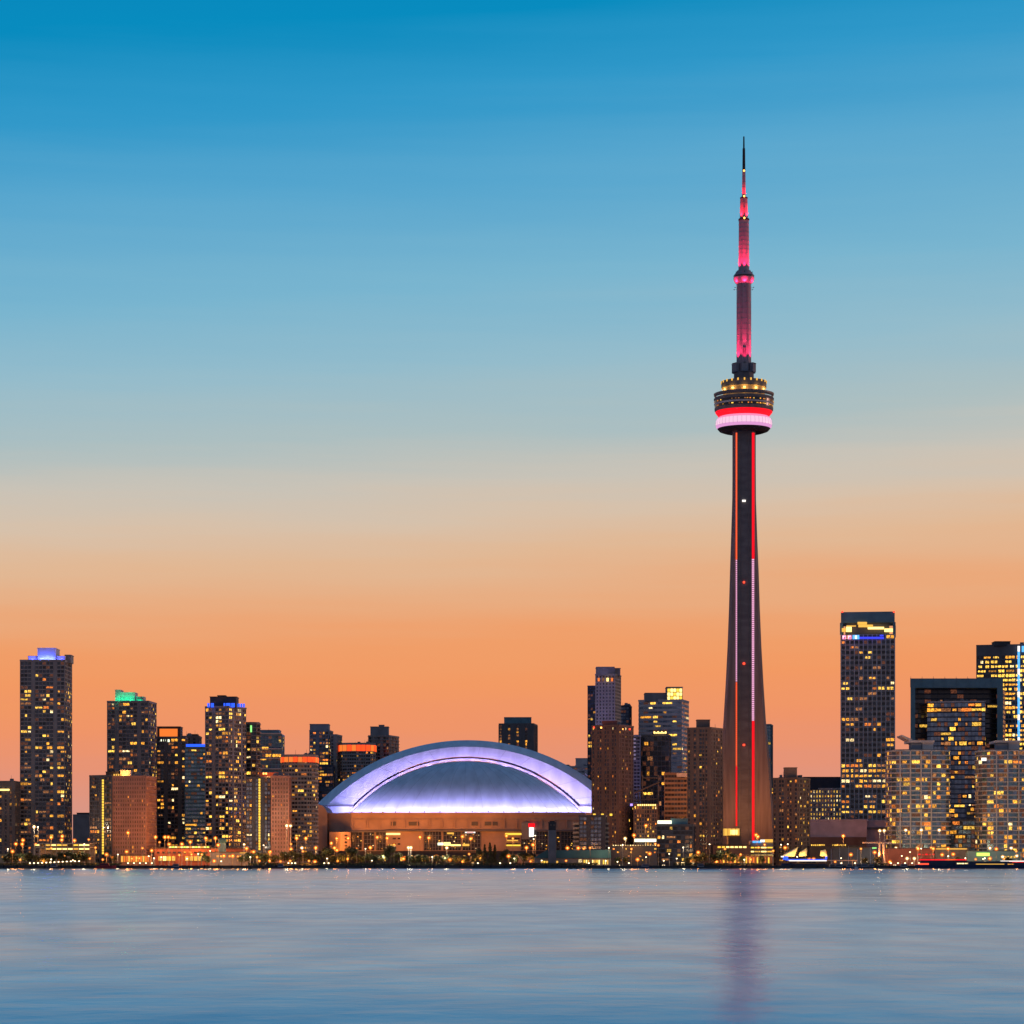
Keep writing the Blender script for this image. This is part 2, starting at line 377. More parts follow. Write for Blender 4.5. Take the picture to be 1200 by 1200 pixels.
# ------------------------------------------------------------------ lake, land, quay
def water_material():
    m = bpy.data.materials.new('lake_water'); m.use_nodes = True; t = m.node_tree; lk = t.links
    t.nodes.remove(t.nodes['Principled BSDF']); out = t.nodes['Material Output']
    g = t.nodes.new('ShaderNodeNewGeometry')
    def noise(sc, det, off=0):
        a = t.nodes.new('ShaderNodeMapping'); a.inputs['Scale'].default_value = sc; a.inputs['Location'].default_value = (off, off, 0); lk.new(g.outputs['Position'], a.inputs[0])
        n = t.nodes.new('ShaderNodeTexNoise'); n.inputs['Scale'].default_value = 1; n.inputs['Detail'].default_value = det; lk.new(a.outputs[0], n.inputs[0]); return n.outputs[0]
    def rng_(x, a, b, lo=.3, hi=.7):
        r = t.nodes.new('ShaderNodeMapRange'); r.inputs['From Min'].default_value = lo; r.inputs['From Max'].default_value = hi; r.inputs['To Min'].default_value = a; r.inputs['To Max'].default_value = b; lk.new(x, r.inputs[0]); return r.outputs[0]
    def mm(op, a, b):
        n = t.nodes.new('ShaderNodeMath'); n.operation = op
        for k, v in enumerate((a, b)):
            if isinstance(v, (int, float)): n.inputs[k].default_value = v
            else: lk.new(v, n.inputs[k])
        return n.outputs[0]
    fine = noise((.55, .42, 1), 5); mid = noise((.10, .055, 1), 4, 7); mid2 = noise((.30, .13, 1), 5, 4); big = noise((.012, .010, 1), 4, 3); huge = noise((.004, .0016, 1), 3, 9)
    h = mm('ADD', mm('MULTIPLY', fine, WB), mm('MULTIPLY', mid, WB*2.5))
    bp = t.nodes.new('ShaderNodeBump'); bp.inputs['Strength'].default_value = 1; bp.inputs['Distance'].default_value = 1; lk.new(h, bp.inputs['Height'])
    # the faces of the waves one sees lean towards the open lake (south), more so away from the sheltered quay
    sp = t.nodes.new('ShaderNodeSeparateXYZ'); lk.new(g.outputs['Position'], sp.inputs[0])
    lean = mm('MULTIPLY', mm('MULTIPLY', rng_(big, .78, 1.25), rng_(mid, .93, 1.07)), mm('ADD', LEAN0, mm('DIVIDE', LEAN1, mm('MAXIMUM', sp.outputs[1], 30))))
    cb = t.nodes.new('ShaderNodeCombineXYZ'); lk.new(mm('MULTIPLY', lean, -1), cb.inputs[1])
    va = t.nodes.new('ShaderNodeVectorMath'); va.operation = 'ADD'; lk.new(bp.outputs[0], va.inputs[0]); lk.new(cb.outputs[0], va.inputs[1])
    vn = t.nodes.new('ShaderNodeVectorMath'); vn.operation = 'NORMALIZE'; lk.new(va.outputs[0], vn.inputs[0])
    gl = t.nodes.new('ShaderNodeBsdfGlossy'); gl.distribution = 'MULTI_GGX'; gl.inputs['Color'].default_value = (.92, .98, 1, 1); lk.new(vn.outputs[0], gl.inputs['Normal'])
    lk.new(mm('ADD', rng_(big, WR0, WR1), rng_(huge, -.035, .035)), gl.inputs['Roughness'])
    df = t.nodes.new('ShaderNodeBsdfDiffuse'); df.inputs['Color'].default_value = (.06, .46, .72, 1)
    lw = t.nodes.new('ShaderNodeLayerWeight'); lw.inputs['Blend'].default_value = .5
    fac = mm('MULTIPLY', mm('POWER', lw.outputs['Facing'], WF), mm('SUBTRACT', 1.0, mm('ADD', rng_(mid, 0, .14), rng_(mid2, 0, .22))))
    mx = t.nodes.new('ShaderNodeMixShader'); lk.new(fac, mx.inputs[0]); lk.new(df.outputs[0], mx.inputs[1]); lk.new(gl.outputs[0], mx.inputs[2]); lk.new(mx.outputs[0], out.inputs[0])
    return m
WR0, WR1, WB, WF = .16, .21, .04, 10
LEAN0, LEAN1 = .033, 1.9
SHORE = 1700
M['lake_water'] = water_material()
b = MB(); b.quad((-16000,-2500,0), (16000,-2500,0), (16000,SHORE+8,0), (-16000,SHORE+8,0)); lake = b.build('lake', 'lake_water'); lake['kind'] = 'structure'
M['soil'] = mat('soil', (.05,.045,.035), nscale=.02)
b = MB(); b.quad((-16000,SHORE+.5,GZ), (16000,SHORE+.5,GZ), (16000,26000,GZ), (-16000,26000,GZ)); o = b.build('ground', 'soil'); o['kind'] = 'structure'
M['asphalt'] = mat('asphalt', (.05,.05,.05), nscale=.3)
b = MB(); b.quad((-700,1772,GZ+.004), (700,1772,GZ+.004), (700,1790,GZ+.004), (-700,1790,GZ+.004))
o = b.build('road', 'asphalt'); o['kind'] = 'structure'
b = MB(); b.box(-700,700,1769.4,1772,GZ-.1,GZ+.14); b.box(-700,700,1790,1793,GZ-.1,GZ+.14); o = b.build('pavement', 'concrete_dark'); o['kind'] = 'structure'
t = thing('sea_wall', 'long dark concrete quay wall along the water edge below the skyline', 'sea wall', (0, SHORE, 0))
b = MB(); b.box(-700,700,0,3.2,-1.5,GZ+.25); b.box(-700,700,-.25,.6,GZ+.1,GZ+.5); b.build('wall', 'quay', t)
rng = random.Random(4)
b = MB(); xx = -360
for k in range(80):
    x = -360+k*9.1+rng.uniform(-1,1); b.tube((x,-.55,-1), (x,-.55,GZ+.8+rng.uniform(-.3,.6)), .28, .26)
b.build('timber_pile', 'rubber', t, kind='stuff')

# ------------------------------------------------------------------ buildings, left to right
T = tower
T('l0', 'office_block', 'low dark block with a glowing roof strip at the far left edge', rect(-30, 17, 25, 1880, 24), 1880, 917, 'concrete_dark', 'glass_dark', pat='WB', bw=2.0, lit=.06, top_blank=2.5)
pxbox('l0', 'roof_light', 'tube_warm', -20, 11, 924.5, 926.5, 1879); roofbits('l0')
T('l1', 'condominium_tower', 'tall dark condominium tower with a blue lit penthouse at far left', rect(24, 75.5, 84, 1900, 30), 1900, 775, 'panel_grey', 'glass_dark', pat='WWWBWWWWWB', bw=3.05, pw=.3, sp=.3, lit=.15, run=2, pal='warm', litz=(.0,.9), seed=3)
pent('l1', 44, 65, 760, 1900, 4, 18, 'penthouse_pale'); pent('l1', 33, 43.9, 769.5, 1900, 6, 12, 'penthouse_pale'); pent('l1', 65.1, 76, 769.5, 1900, 6, 12, 'penthouse_pale'); pent('l1', 76.1, 83, 768, 1900, 10, 12, 'panel_grey')
T('l2', 'apartment_block', 'small pale ribbed block in the gap right of the tall left tower', rect(86, 104, 108, 2200, 20), 2200, 956, 'concrete', 'glass_dark', pat='B', bw=3.0, fh=6, lit=.08, sp=.1)
pent('l2', 90, 106, 953, 2200, 4, 10, 'roof_dark')
T('l5', 'condominium_tower', 'dark tower crowned by a green lit penthouse', rect(126, 174, 183, 1960, 28), 1960, 823, 'panel_grey', 'glass_dark', pat='WWBWWWWWB', bw=3.1, lit=.11, run=2, seed=11)
pent('l5', 135, 141, 809, 1960, 5, 15, 'penthouse_pale'); pent('l5', 141.1, 158, 812, 1960, 6, 15, 'penthouse_pale'); pent('l5', 158.1, 168, 817, 1960, 7, 12, 'penthouse_pale')
T('l4', 'apartment_block', 'mid rise slab with a glowing vertical stair line and reddish side wall', rect(105.5, 131, 183, 1830, 52), 1830, 910, 'panel_navy', 'glass_dark', pat='WWWWBWW', bw=2.4, lit=.07, seed=5)
T('l4b', 'apartment_block', 'reddish flat fronted slab beside the glowing stair line block', rect(132.5, 171, 183, 1826, 22), 1826, 911, 'precast_pink', 'glass_bronze', pat='w', bw=2.0, fh=3.1, pw=.5, sp=.4, lit=.07, pal='dimmed', seed=6)
pent('l4', 124, 140, 905, 1830, 6, 10, 'roof_dark'); pent('l4b', 141, 153, 903.5, 1826, 8, 8, 'white_slab')
for k in range(28): pxbox('l4', 'stair_window', 'stair_yellow', 119.5, 121.6, 913.5+k*3.15, 915.9+k*3.15, 1829.2)
for k in range(4): pxbox('l4b', 'deck_lamp', 'roof_gold', 133+k*2.6, 134.6+k*2.6, 907, 909.4, 1830)
T('l6', 'condominium_tower', 'dark slab topped by an orange glowing roof box', rect(184, 217, 220, 2000, 24), 2000, 865, 'concrete_dark', 'glass_dark', pat='WWBW', bw=2.9, lit=.12, seed=21)
pent('l6', 184, 211, 852, 2000, 6, 16, 'roof_dark'); pxbox('l6', 'lit_roof_screen', 'led_crown_orange', 187, 208, 854, 864, 2003)
for k in range(3): pxbox('l6', 'top_window', 'canopy_white', 187+k*4.5, 189.6+k*4.5, 866.5, 869.5, 1999.2)
T('l6b', 'apartment_block', 'dark stepped slab between the orange roof box and the blue lit roof line', rect(212, 233, 236, 2060, 20), 2060, 864, 'concrete_dark', 'glass_black', pat='WB', bw=2.6, lit=.16, seed=8)
pent('l6b', 221, 231, 861, 2060, 4, 10, 'roof_dark')
T('l7', 'condominium_tower', 'teal glass tower with a bright blue light band on its roof', rect(217, 241, 244, 1960, 24), 1960, 877, 'panel_teal', 'glass_teal', pat='W', bw=2.6, pw=.15, sp=.4, lit=.07, seed=9)
pxbox('l7', 'blue_light_band', 'led_blue', 218, 242, 872, 876, 1961, 14)
T('l8', 'condominium_tower', 'dark tower with broken blue light band and dark penthouse', rect(241, 268, 288, 1900, 26), 1900, 829, 'panel_grey', 'glass_dark', pat='WWBWW', bw=2.9, lit=.17, run=2, seed=14, pal='warm')
pent('l8', 246, 277, 817, 1900, 6, 16, 'roof_dark'); pent('l8', 255, 264, 815.5, 1900, 8, 8, 'roof_dark')
for a, c in ((243, 245.5), (247, 250.5), (262, 264), (265, 270), (271, 275)): pxbox('l8', 'blue_lamp_panel', 'led_blue', a, c, 824, 828.8, 1901, .5)
for k in range(4): pxbox('l8', 'blue_lamp_panel', 'led_blue', 276+k*2.9, 278.2+k*2.9, 824.6, 828.8, 1911+k*3.5, .5)
T('l9', 'apartment_tower', 'narrow balcony tower with a small green roof light', roundplan(288, 304, 1930, 22, 10, 3), 1930, 848, 'concrete_dark', 'glass_dark', bw=3, lit=.08, slab=1.0, slabm='concrete', seed=15)
pent('l9', 294, 303, 847, 1930, 8, 8, 'penthouse_pale', zb=wz(849,1930)-3); pxbox('l9', 'green_roof_lamp', 'led_green', 293.2, 295.2, 850, 858, 1928.5, .4)
T('l10', 'condominium_tower', 'glass topped tower with pale pink slab edges behind the low pink slab', rect(303, 330, 333, 2080, 24), 2080, 862, 'panel_teal', 'glass_teal', pat='W', bw=3.1, pw=.2, sp=.2, lit=.10, seed=16)
pent('l10', 303, 327, 856, 2080, 3, 18, 'panel_teal')
for y in (859, 877, 888.5, 900.5): pxbox('l10', 'pale_ledge', 'white_slab', 303, 330, y, y+.9, 2078.6, 1.4)
T('l11', 'apartment_block', 'dark glass slab with one bright vertical stair strip', rect(288.5, 317, 320, 1830, 18), 1830, 912, 'panel_navy', 'glass_blue', pat='WWB', bw=2.5, lit=.10, seed=18)
T('l11b', 'apartment_block', 'pink stone slab wrapped by a faint purple light band', rect(318.2, 338, 341, 1826, 20), 1826, 911, 'precast_pink', 'glass_bronze', pat='w', bw=2.1, pw=.5, sp=.4, lit=.03, pal='dimmed', seed=19)
pent('l11', 304, 325, 906, 1830, 6, 10, 'brick_red')
for k in range(27): pxbox('l11', 'stair_window', 'stair_yellow', 303, 305, 912.5+k*3.12, 914.9+k*3.12, 1829.2)
for k in range(2): pxbox('l11', 'roof_lamp', 'lamp_orange', 308+k*3, 309.8+k*3, 905.5, 907.5, 1829)
T('l12', 'condominium_tower', 'curved dark tower with a red orange light crown near the middle left', roundplan(330.5, 372, 1880, 34, 18, 3.2), 1880, 886, 'concrete', 'glass_black', bw=2.4, pw=.28, pd=.3, sp=.42, sdp=.45, lit=.10, seed=22)
T('l14', 'condominium_tower', 'curved dark tower with a red orange light crown beside the dome', roundplan(398, 440, 2260, 36, 18, 3.2), 2260, 872, 'concrete', 'glass_black', bw=2.6, pw=.28, pd=.3, sp=.42, sdp=.45, lit=.08, seed=23)
def crown(key, segs, y0, y1, Y):
    t, pl, H, (cx, cy), f = TOWERS[key]; n = len(pl); rg = random.Random(3)
    for e in range(n):
        A = Vector(pl[e]); B = Vector(pl[(e+1) % n]); Lg = (B-A).length; Tt = (B-A)/Lg; Nn = Vector((Tt.y, -Tt.x))
        if Nn.y > .3 or (e % segs) == segs-1 and False: continue
        k = max(1, int(Lg/3))
        for i in range(k):
            b = MB(); b.fbox((A, Tt, Nn), i*Lg/k+.15, (i+1)*Lg/k-.15, .5, .75, H-(y1-y0)/F*Y, H-.6); b.build('crown_light_panel', rg.choice(['led_crown_red', 'led_crown_red', 'led_crown_orange']), t)
crown('l12', 5, 886, 893, 1880); crown('l14', 5, 872, 880, 2260)
T('l13', 'condominium_tower', 'stepped tower with yellow window columns rising between two red crowned towers', rect(363, 385, 390, 2270, 24), 2270, 857, 'panel_grey', 'glass_dark', pat='WWBWWW', bw=3, lit=.22, litz=(.72, 1), seed=25)
pent('l13', 363, 385, 849, 2270, 1, 18, 'panel_grey')
T('l13b', 'condominium_tower', 'pale gridded slab with balconies at the right of the stepped tower', rect(388, 394, 400.5, 2262, 22), 2262, 862, 'concrete', 'glass_dark', pat='WB', bw=2.4, lit=.05, slab=.5, slabm='concrete', seed=26)
T('l13c', 'office_block', 'dark navy slab behind the two red crowned towers', rect(371, 390, 392, 2240, 20), 2240, 898, 'panel_navy', 'glass_black', pat='WW', bw=2.8, lit=.10, seed=27)
T('l15', 'apartment_tower', 'grey tower with stacked balconies rising behind the dome left shoulder', rect(432, 456, 467, 2300, 26), 2300, 863, 'concrete', 'glass_dark', pat='WBW', bw=3.2, lit=.04, slab=.9, slabm='concrete', seed=28)
pent('l15', 434, 455, 852, 2300, 4, 16, 'panel_grey'); pent('l15', 444, 450, 850, 2300, 8, 6, 'panel_grey')
T('m16', 'condominium_tower', 'tower with two lit window columns behind the dome right shoulder', rect(585, 625, 629.5, 2500, 30), 2500, 849, 'concrete_dark', 'glass_dark', pat='WBB', bw=3, pw=.5, pd=.6, sp=.2, lit=.35, run=1, litz=(.6, .97), pal='dimmed', seed=30)
pent('m16', 591, 622.5, 841, 2500, 6, 20, 'panel_teal', ribs=3)
T('m17', 'office_block', 'pale low office block far behind right of the dome', rect(655, 694, 697, 2450, 30), 2450, 899, 'pale_panel', 'glass_grey', pat='W', bw=4, sp=.5, lit=.02, seed=31)
pent('m17', 675, 689, 889, 2450, 6, 14, 'pale_panel'); roofbits('m17')
T('m18a', 'condominium_tower', 'slim dark slab left of the white gridded tower', rect(689, 698, 700, 2240, 18), 2240, 805, 'panel_navy', 'glass_dark', pat='W', bw=2.6, lit=.04, seed=32)
T('m18', 'condominium_tower', 'tall white gridded tower with a dark ribbed top near the dome', rect(698, 720.5, 727.5, 2200, 24), 2200, 791, 'concrete', 'glass_dark', pat='w', bw=3.2, pw=1.0, pd=.25, sp=.42, lit=.0, seed=33)
pent('m18', 699, 720, 782, 2200, 1.2, 18, 'panel_grey', ribs=2.2)
pent('m18', 720.1, 727, 783.5, 2200, 8, 14, 'panel_grey')
for k, m_ in enumerate(('led_crown_orange', 'lit_dim', 'tube_warm', 'led_crown_orange')): pxbox('m18', 'top_window', m_, 700.4+k*5.2, 702.8+k*5.2, 794.4, 798.4, 2199.2)
T('m18b', 'condominium_tower', 'dark narrow block at the right of the white gridded tower', rect(727, 737, 740, 2300, 20), 2300, 828, 'panel_navy', 'glass_blue', pat='W', bw=2.8, lit=.04, seed=34)
T('m19', 'condominium_tower', 'brown stone condominium tower with red corner lamps in front of the white gridded tower', rect(694, 725.5, 742, 1900, 24), 1900, 851, 'brick_brown', 'glass_dark', pat='wBwwBw', bw=2.3, pw=.45, sp=.36, lit=.06, seed=35, pal='warm')
pent('m19', 706, 723, 845.5, 1900, 6, 12, 'brick_red')
for x, y, m_ in ((696, 852.5, 'lamp_red'), (704.5, 852.7, 'lamp_orange'), (726.5, 852.3, 'lamp_red'), (729.5, 854.5, 'lamp_orange'), (738, 854.5, 'lamp_red')): pxbox('m19', 'corner_lamp', m_, x-.9, x+.9, y-.9, y+.9, 1897 if x < 725 else 1905, 1)
for x in (696.5, 706, 716): pxbox('m19', 'podium_window', 'stair_yellow', x-1.5, x+1.5, 953.5, 956, 1898.5)
T('m20', 'office_block', 'small dark block with bright ladder stripes beside the brown tower', rect(739, 750, 751, 2160, 20), 2160, 863, 'panel_grey', 'glass_dark', pat='W', bw=3, sp=.3, lit=0, seed=36)
for k in range(6): pxbox('m20', 'bright_ledge', 'white_paint', 740, 745, 865+k*4.6, 867.3+k*4.6, 2159, .6)
T('m21', 'office_tower', 'broad striped office tower with a yellow lit roof box', rect(748.5, 799, 807, 2300, 30), 2300, 821, 'pale_panel', 'glass_blue', pat='W', bw=5, pw=.1, pd=.1, sp=.52, sdp=.25, fh=4, lit=.05, pal='office', seed=37)
pent('m21', 756, 781, 812.5, 2300, 5, 20, 'panel_grey')
pent('m21', 781.2, 800, 805.5, 2300, 3, 18, 'panel_grey')
for k in range(5):
    for j in range(3): pxbox('m21', 'roof_box_window', 'tube_warm' if (k+j) % 3 else 'stair_yellow', 782.3+k*3.5, 785.2+k*3.5, 807+j*4.6, 810.6+j*4.6, 2302.2)
for k in range(24): pxbox('m21', 'bright_ledge', 'white_paint', 800, 802, 826+k*3.6, 828+k*3.6, 2298.6, .8)
T('m22', 'office_tower', 'dark framed glass office block in front of the striped tower', rect(744, 784, 786, 2180, 22), 2180, 862.5, 'concrete_dark', 'glass_black', pat='W', bw=3.8, pw=.3, sp=.16, fh=4, lit=.04, seed=38)
for k in range(7): pxbox('m22', 'top_lamp', 'tube_warm', 766+k*2.2, 767.8+k*2.2, 857+(k % 2), 859.6, 2179, .6)
pent('m22', 765, 783, 859, 2180, 3, 12, 'concrete_dark')
T('m22b', 'office_block', 'tan block with orange window rows beside the concrete condominium', rect(779, 805, 808, 2080, 24), 2080, 907, 'stone_tan', 'glass_dark', pat='W', bw=3, pw=.15, sp=.45, fh=3.6, lit=.0, seed=39, floorlit={4: .9, 5: .85, 6: .8, 7: .5, 8: .4, 9: .1, 10:.1})
pxbox('m22b', 'roof_sign_panel', 'pale_panel', 793, 806, 906, 910.5, 2078)
T('m23', 'hotel_block', 'ornate brown block with lit roof terrace and crooked steel roof frame', rect(743, 770, 772, 1900, 22), 1900, 944, 'brick_brown', 'glass_dark', pat='wW', bw=2.2, pw=.4, sp=.3, lit=.16, seed=40)
def frame_roof(b, pl, H):
    for k in range(8): b.tube((-8+k*2.2, -4, H), (-8+k*2.2+(k % 3-1)*.8, -2, H+8+(k*5 % 7)), .35, .25)
    b.tube((-9, -4, H+9), (9, -4, H+17), .6, .6); b.tube((-8, -5, H+4), (8, -5, H+5), .5, .5); b.tube((-3, -3, H+20), (9, -3, H+20), .5, .5); b.tube((8.4, -3, H), (8.4, -3, H+22), .5, .5); b.tube((-3, -3, H), (-3, -3, H+22), .5, .5)
addpart('m23', 'roof_frame', 'stone_tan', frame_roof)
for k in range(9): pxbox('m23', 'terrace_lamp', 'tube_warm', 747+k*2.5, 748.6+k*2.5, 942.5, 944.3, 1898.5, .5)
pxbox('m23', 'purple_lamp', 'led_purple', 738.6, 741.4, 941.8, 944.4, 1897, 1.5)
pxbox('m23', 'entrance_canopy', 'canopy_white', 744, 769, 983, 986.5, 1888, 6)
T('m24', 'museum_block', 'dark navy waterfront block with a pale green lit roof canopy', rect(770, 812, 814, 1800, 20), 1800, 968, 'panel_navy', 'glass_black', pat='W', bw=3, pw=.2, sp=.25, lit=.10, seed=41)
pxbox('m24', 'lit_canopy', 'canopy_white', 771, 787, 961.5, 965.2, 1801, 5); pent('m24', 787, 806, 960, 1800, 5, 10, 'panel_teal')
T('m25', 'condominium_tower', 'brown concrete condominium tower standing just left of the giant tower', rect(806, 833, 847, 1860, 22), 1860, 854, 'stone_tan', 'glass_dark', pat='wBWBWw', bw=2.5, pw=.4, sp=.36, lit=.07, seed=42)
pent('m25', 817, 832, 844, 1860, 7, 10, 'stone_tan')
T('m26', 'glass_tower', 'thin pale glass tower edge seen just right of the giant tower shaft', rect(890, 903, 905.5, 2350, 20), 2350, 850, 'panel_teal', 'glass_teal', pat='W', bw=2.4, pw=.1, sp=.15, lit=.02, seed=43)
T('m26b', 'office_block', 'dark low block peeking between the giant tower and the brown twin', rect(899, 906, 908, 2200, 14), 2200, 923, 'panel_navy', 'glass_dark', pat='W', bw=2.4, lit=.25, seed=44)
T('r27', 'condominium_tower', 'brown concrete condominium tower standing right of the giant tower base', rect(906.5, 934.5, 949, 1860, 22), 1860, 913, 'stone_tan', 'glass_dark', pat='wBWWBw', bw=2.4, pw=.4, sp=.36, lit=.12, seed=45)
pent('r27', 920, 934, 900, 1860, 5, 10, 'stone_tan')
T('r28', 'office_block', 'grey office block with a dark roof band behind the mauve hall', rect(949, 986, 988, 2250, 26), 2250, 925, 'pale_panel', 'glass_dark', pat='w', bw=2.8, pw=.7, sp=.4, fh=3.8, lit=.5, run=2, pal='office', seed=46)
pent('r28', 942, 985, 911, 2250, 3, 20, 'panel_navy'); roofbits('r28', 2, 5)
T('r30', 'office_tower', 'tall rectangular office tower with yellow lit crown and red corner lamps', rect(985.5, 1048.5, 1049, 2150, 34), 2150, 743, 'pale_panel', 'glass_black', pat='W', bw=4.3, pw=.7, pd=.4, sp=.40, sdp=.3, fh=4.1, lit=.10, run=2, pal='warm', seed=47, floorlit={**{k: .32 for k in range(15)}, 19: .9, 18: .98, 17: .98, 16: .85, 15: .5}, parapet=0, maxw=100, spm='concrete')
def crown30(b, pl, H):
    zt = wz(716.5, 2150)-GZ; zb = wz(729, 2150)-GZ; q = shrink(pl, 1.0)
    b.prism(q, zb, zt); 
    for p in pl: b.box(p[0]*.985-1, p[0]*.985+1, p[1]*.95-1, p[1]*.95+1, H, zb)
    for k in range(1, 8): b.box(q[0][0]+(q[1][0]-q[0][0])*k/8-.4, q[0][0]+(q[1][0]-q[0][0])*k/8+.4, q[0][1]+10, q[0][1]+11, H, zb)
addpart('r30', 'crown', 'panel_teal', crown30)
def core30(b, pl, H):
    q = shrink(pl, .80); b.prism(q, H, wz(729.2, 2150)-GZ)
addpart('r30', 'recessed_storey', 'concrete_dark', core30)
for a, c, y0, y1, m_ in ((986.6, 991, 736, 740.5, 'roof_gold'), (991.5, 998, 734.5, 740.5, 'tube_warm'), (1005, 1016, 728.8, 731.8, 'roof_gold'), (1006, 1023, 732, 735, 'roof_gold'), (1017, 1036, 734.6, 737.4, 'tube_warm'), (1036.5, 1047.5, 736.6, 740.5, 'tube_warm'), (992, 1003, 733, 734.2, 'roof_gold')): pxbox('r30', 'crown_light', m_, a, c, y0, y1, 2152.5, .4)
for x in (987.2, 1047.8): pxbox('r30', 'aviation_lamp', 'lamp_red', x-1, x+1, 715.8, 717.6, 2149, 1)
pxbox('r30', 'blue_sign_band', 'led_blue_deep', 999, 1036, 746.2, 748.8, 2149.2); pxbox('r30', 'blue_sign_band', 'led_cyan', 999.2, 1007, 744.2, 749, 2148.9); pxbox('r30', 'blue_sign_band', 'led_blue_deep', 1031, 1035.5, 743.8, 745.6, 2149.1)
for x in (989.3, 995.6): pxbox('r30', 'logo_panel', 'led_magenta', x-2.1, x+2.1, 744.6, 749, 2149.0); pxbox('r30', 'logo_mark', 'led_red', x-.2, x+1.2, 746.6, 748.6, 2148.8, .15); pxbox('r30', 'logo_mark', 'led_white', x-1.6, x-.4, 745.2, 747, 2148.8, .15)
pxbox('r30', 'logo_mark', 'led_white', 1002, 1004.2, 744.8, 748.6, 2148.6, .2)
T('r29', 'concert_hall', 'low mauve hall with a blank front and orange lit base', rect(949.5, 1015.5, 1017, 1950, 40), 1950, 962, 'mauve_wall', 'glass_dark', pat='B', bw=14, fh=60, sp=0, lit=0, pw=.2)
pxbox('r29', 'lower_wall', 'brick_brown', 949.5, 1015.5, 981, 996, 1949)
T('r29b', 'hall_annex', 'pale flat annex between the mauve hall and the round balcony tower', rect(1015.5, 1041, 1044, 1955, 30), 1955, 963, 'mauve_wall', 'glass_dark', pat='B', bw=12, fh=50, sp=0, lit=0, pw=.2)
pxbox('r29b', 'dark_ledge', 'concrete_dark', 1016, 1041, 969.5, 972, 1953.5, 1.5)
# framed office block with a recessed centre
T('r31', 'office_tower', 'wide office block with thick blue grey frame around a recessed centre', [(wx(1068,2176),2176), (wx(1175,2176),2176), (wx(1178,2204),2204), (wx(1068.5,2204),2204)], 2160, 806, 'panel_navy', 'glass_black', pat='W', bw=6, pw=.1, pd=.06, sp=.25, sdp=.10, fh=4, lit=.04, pal='warm', seed=50, parapet=0)
def fr31(b, pl, H):
    t, pl, H, (cx, cy), f = TOWERS['r31']; Y = 2160; z = lambda y: wz(y, Y)-GZ; X = lambda p: wx(p, Y)-cx
    def hx(p0, p1, za, zb):
        Yb = Y+44; q = lambda p, yy: wx(p, yy)-cx
        b.hexa([(q(p0,Y),Y-cy,za), (q(p1,Y),Y-cy,za), (q(p1,Yb),Yb-cy,za), (q(p0+.1,Yb),Yb-cy,za), (q(p0,Y),Y-cy,zb), (q(p1,Y),Y-cy,zb), (q(p1,Yb),Yb-cy,zb), (q(p0+.1,Yb),Yb-cy,zb)])
    hx(1067, 1175.5, z(806), z(795)); hx(1067, 1072.5, 0, z(806)-.02); hx(1168.5, 1175.5, 0, z(806)-.02)
    for k in range(9): b.box(X(1067+k*13.5)-.25, X(1067+k*13.5)+.25, Y-.25-cy, Y-cy, z(805.5), z(795)+.2)
    for k in range(9): b.tube((X(1067.5+k*13.3), Y-cy+1, z(795)), (X(1067.5+k*13.3), Y-cy+1, z(792.6)), .15, .1)
addpart('r31', 'outer_frame', 'panel_teal', fr31)
T('r31c', 'office_block', 'inner blue glass block framed by the thick blue grey portal', rect(1086.5, 1154.5, 1155, 2150, 20), 2150, 823, 'panel_navy', 'glass_blue', pat='W', bw=3.2, pw=.08, pd=.08, sp=.22, sdp=.14, fh=3.9, lit=.09, run=3, pal='warm', seed=51, floorlit={34-2: .15, 32: .95, 25: .6, 18: .35, 12: .6, 6: .3}, cap='pale_panel')
T('r32', 'office_tower', 'dark office tower densely lit in yellow with a vertical blue light line at right edge', rect(1144.5, 1215, 1218, 2350, 40), 2350, 756, 'concrete_dark', 'glass_black', pat='W', bw=3.6, pw=.5, pd=.35, sp=.35, fh=4, lit=.42, run=3, pal='gold', seed=52, top_blank=8, maxw=100)
pent('r32', 1166, 1184, 752, 2350, 6, 16, 'roof_dark'); roofbits('r32', 1, 3)
for k in range(17): pxbox('r32', 'blue_light_line', 'led_cyan' if k % 4 else 'led_white', 1192.6, 1195.2, 757+k*6.7, 763.4+k*6.7, 2348.2, .5)
pxbox('r32', 'blue_light_sign', 'led_cyan', 1197.5, 1203, 757, 764, 2347, .6)
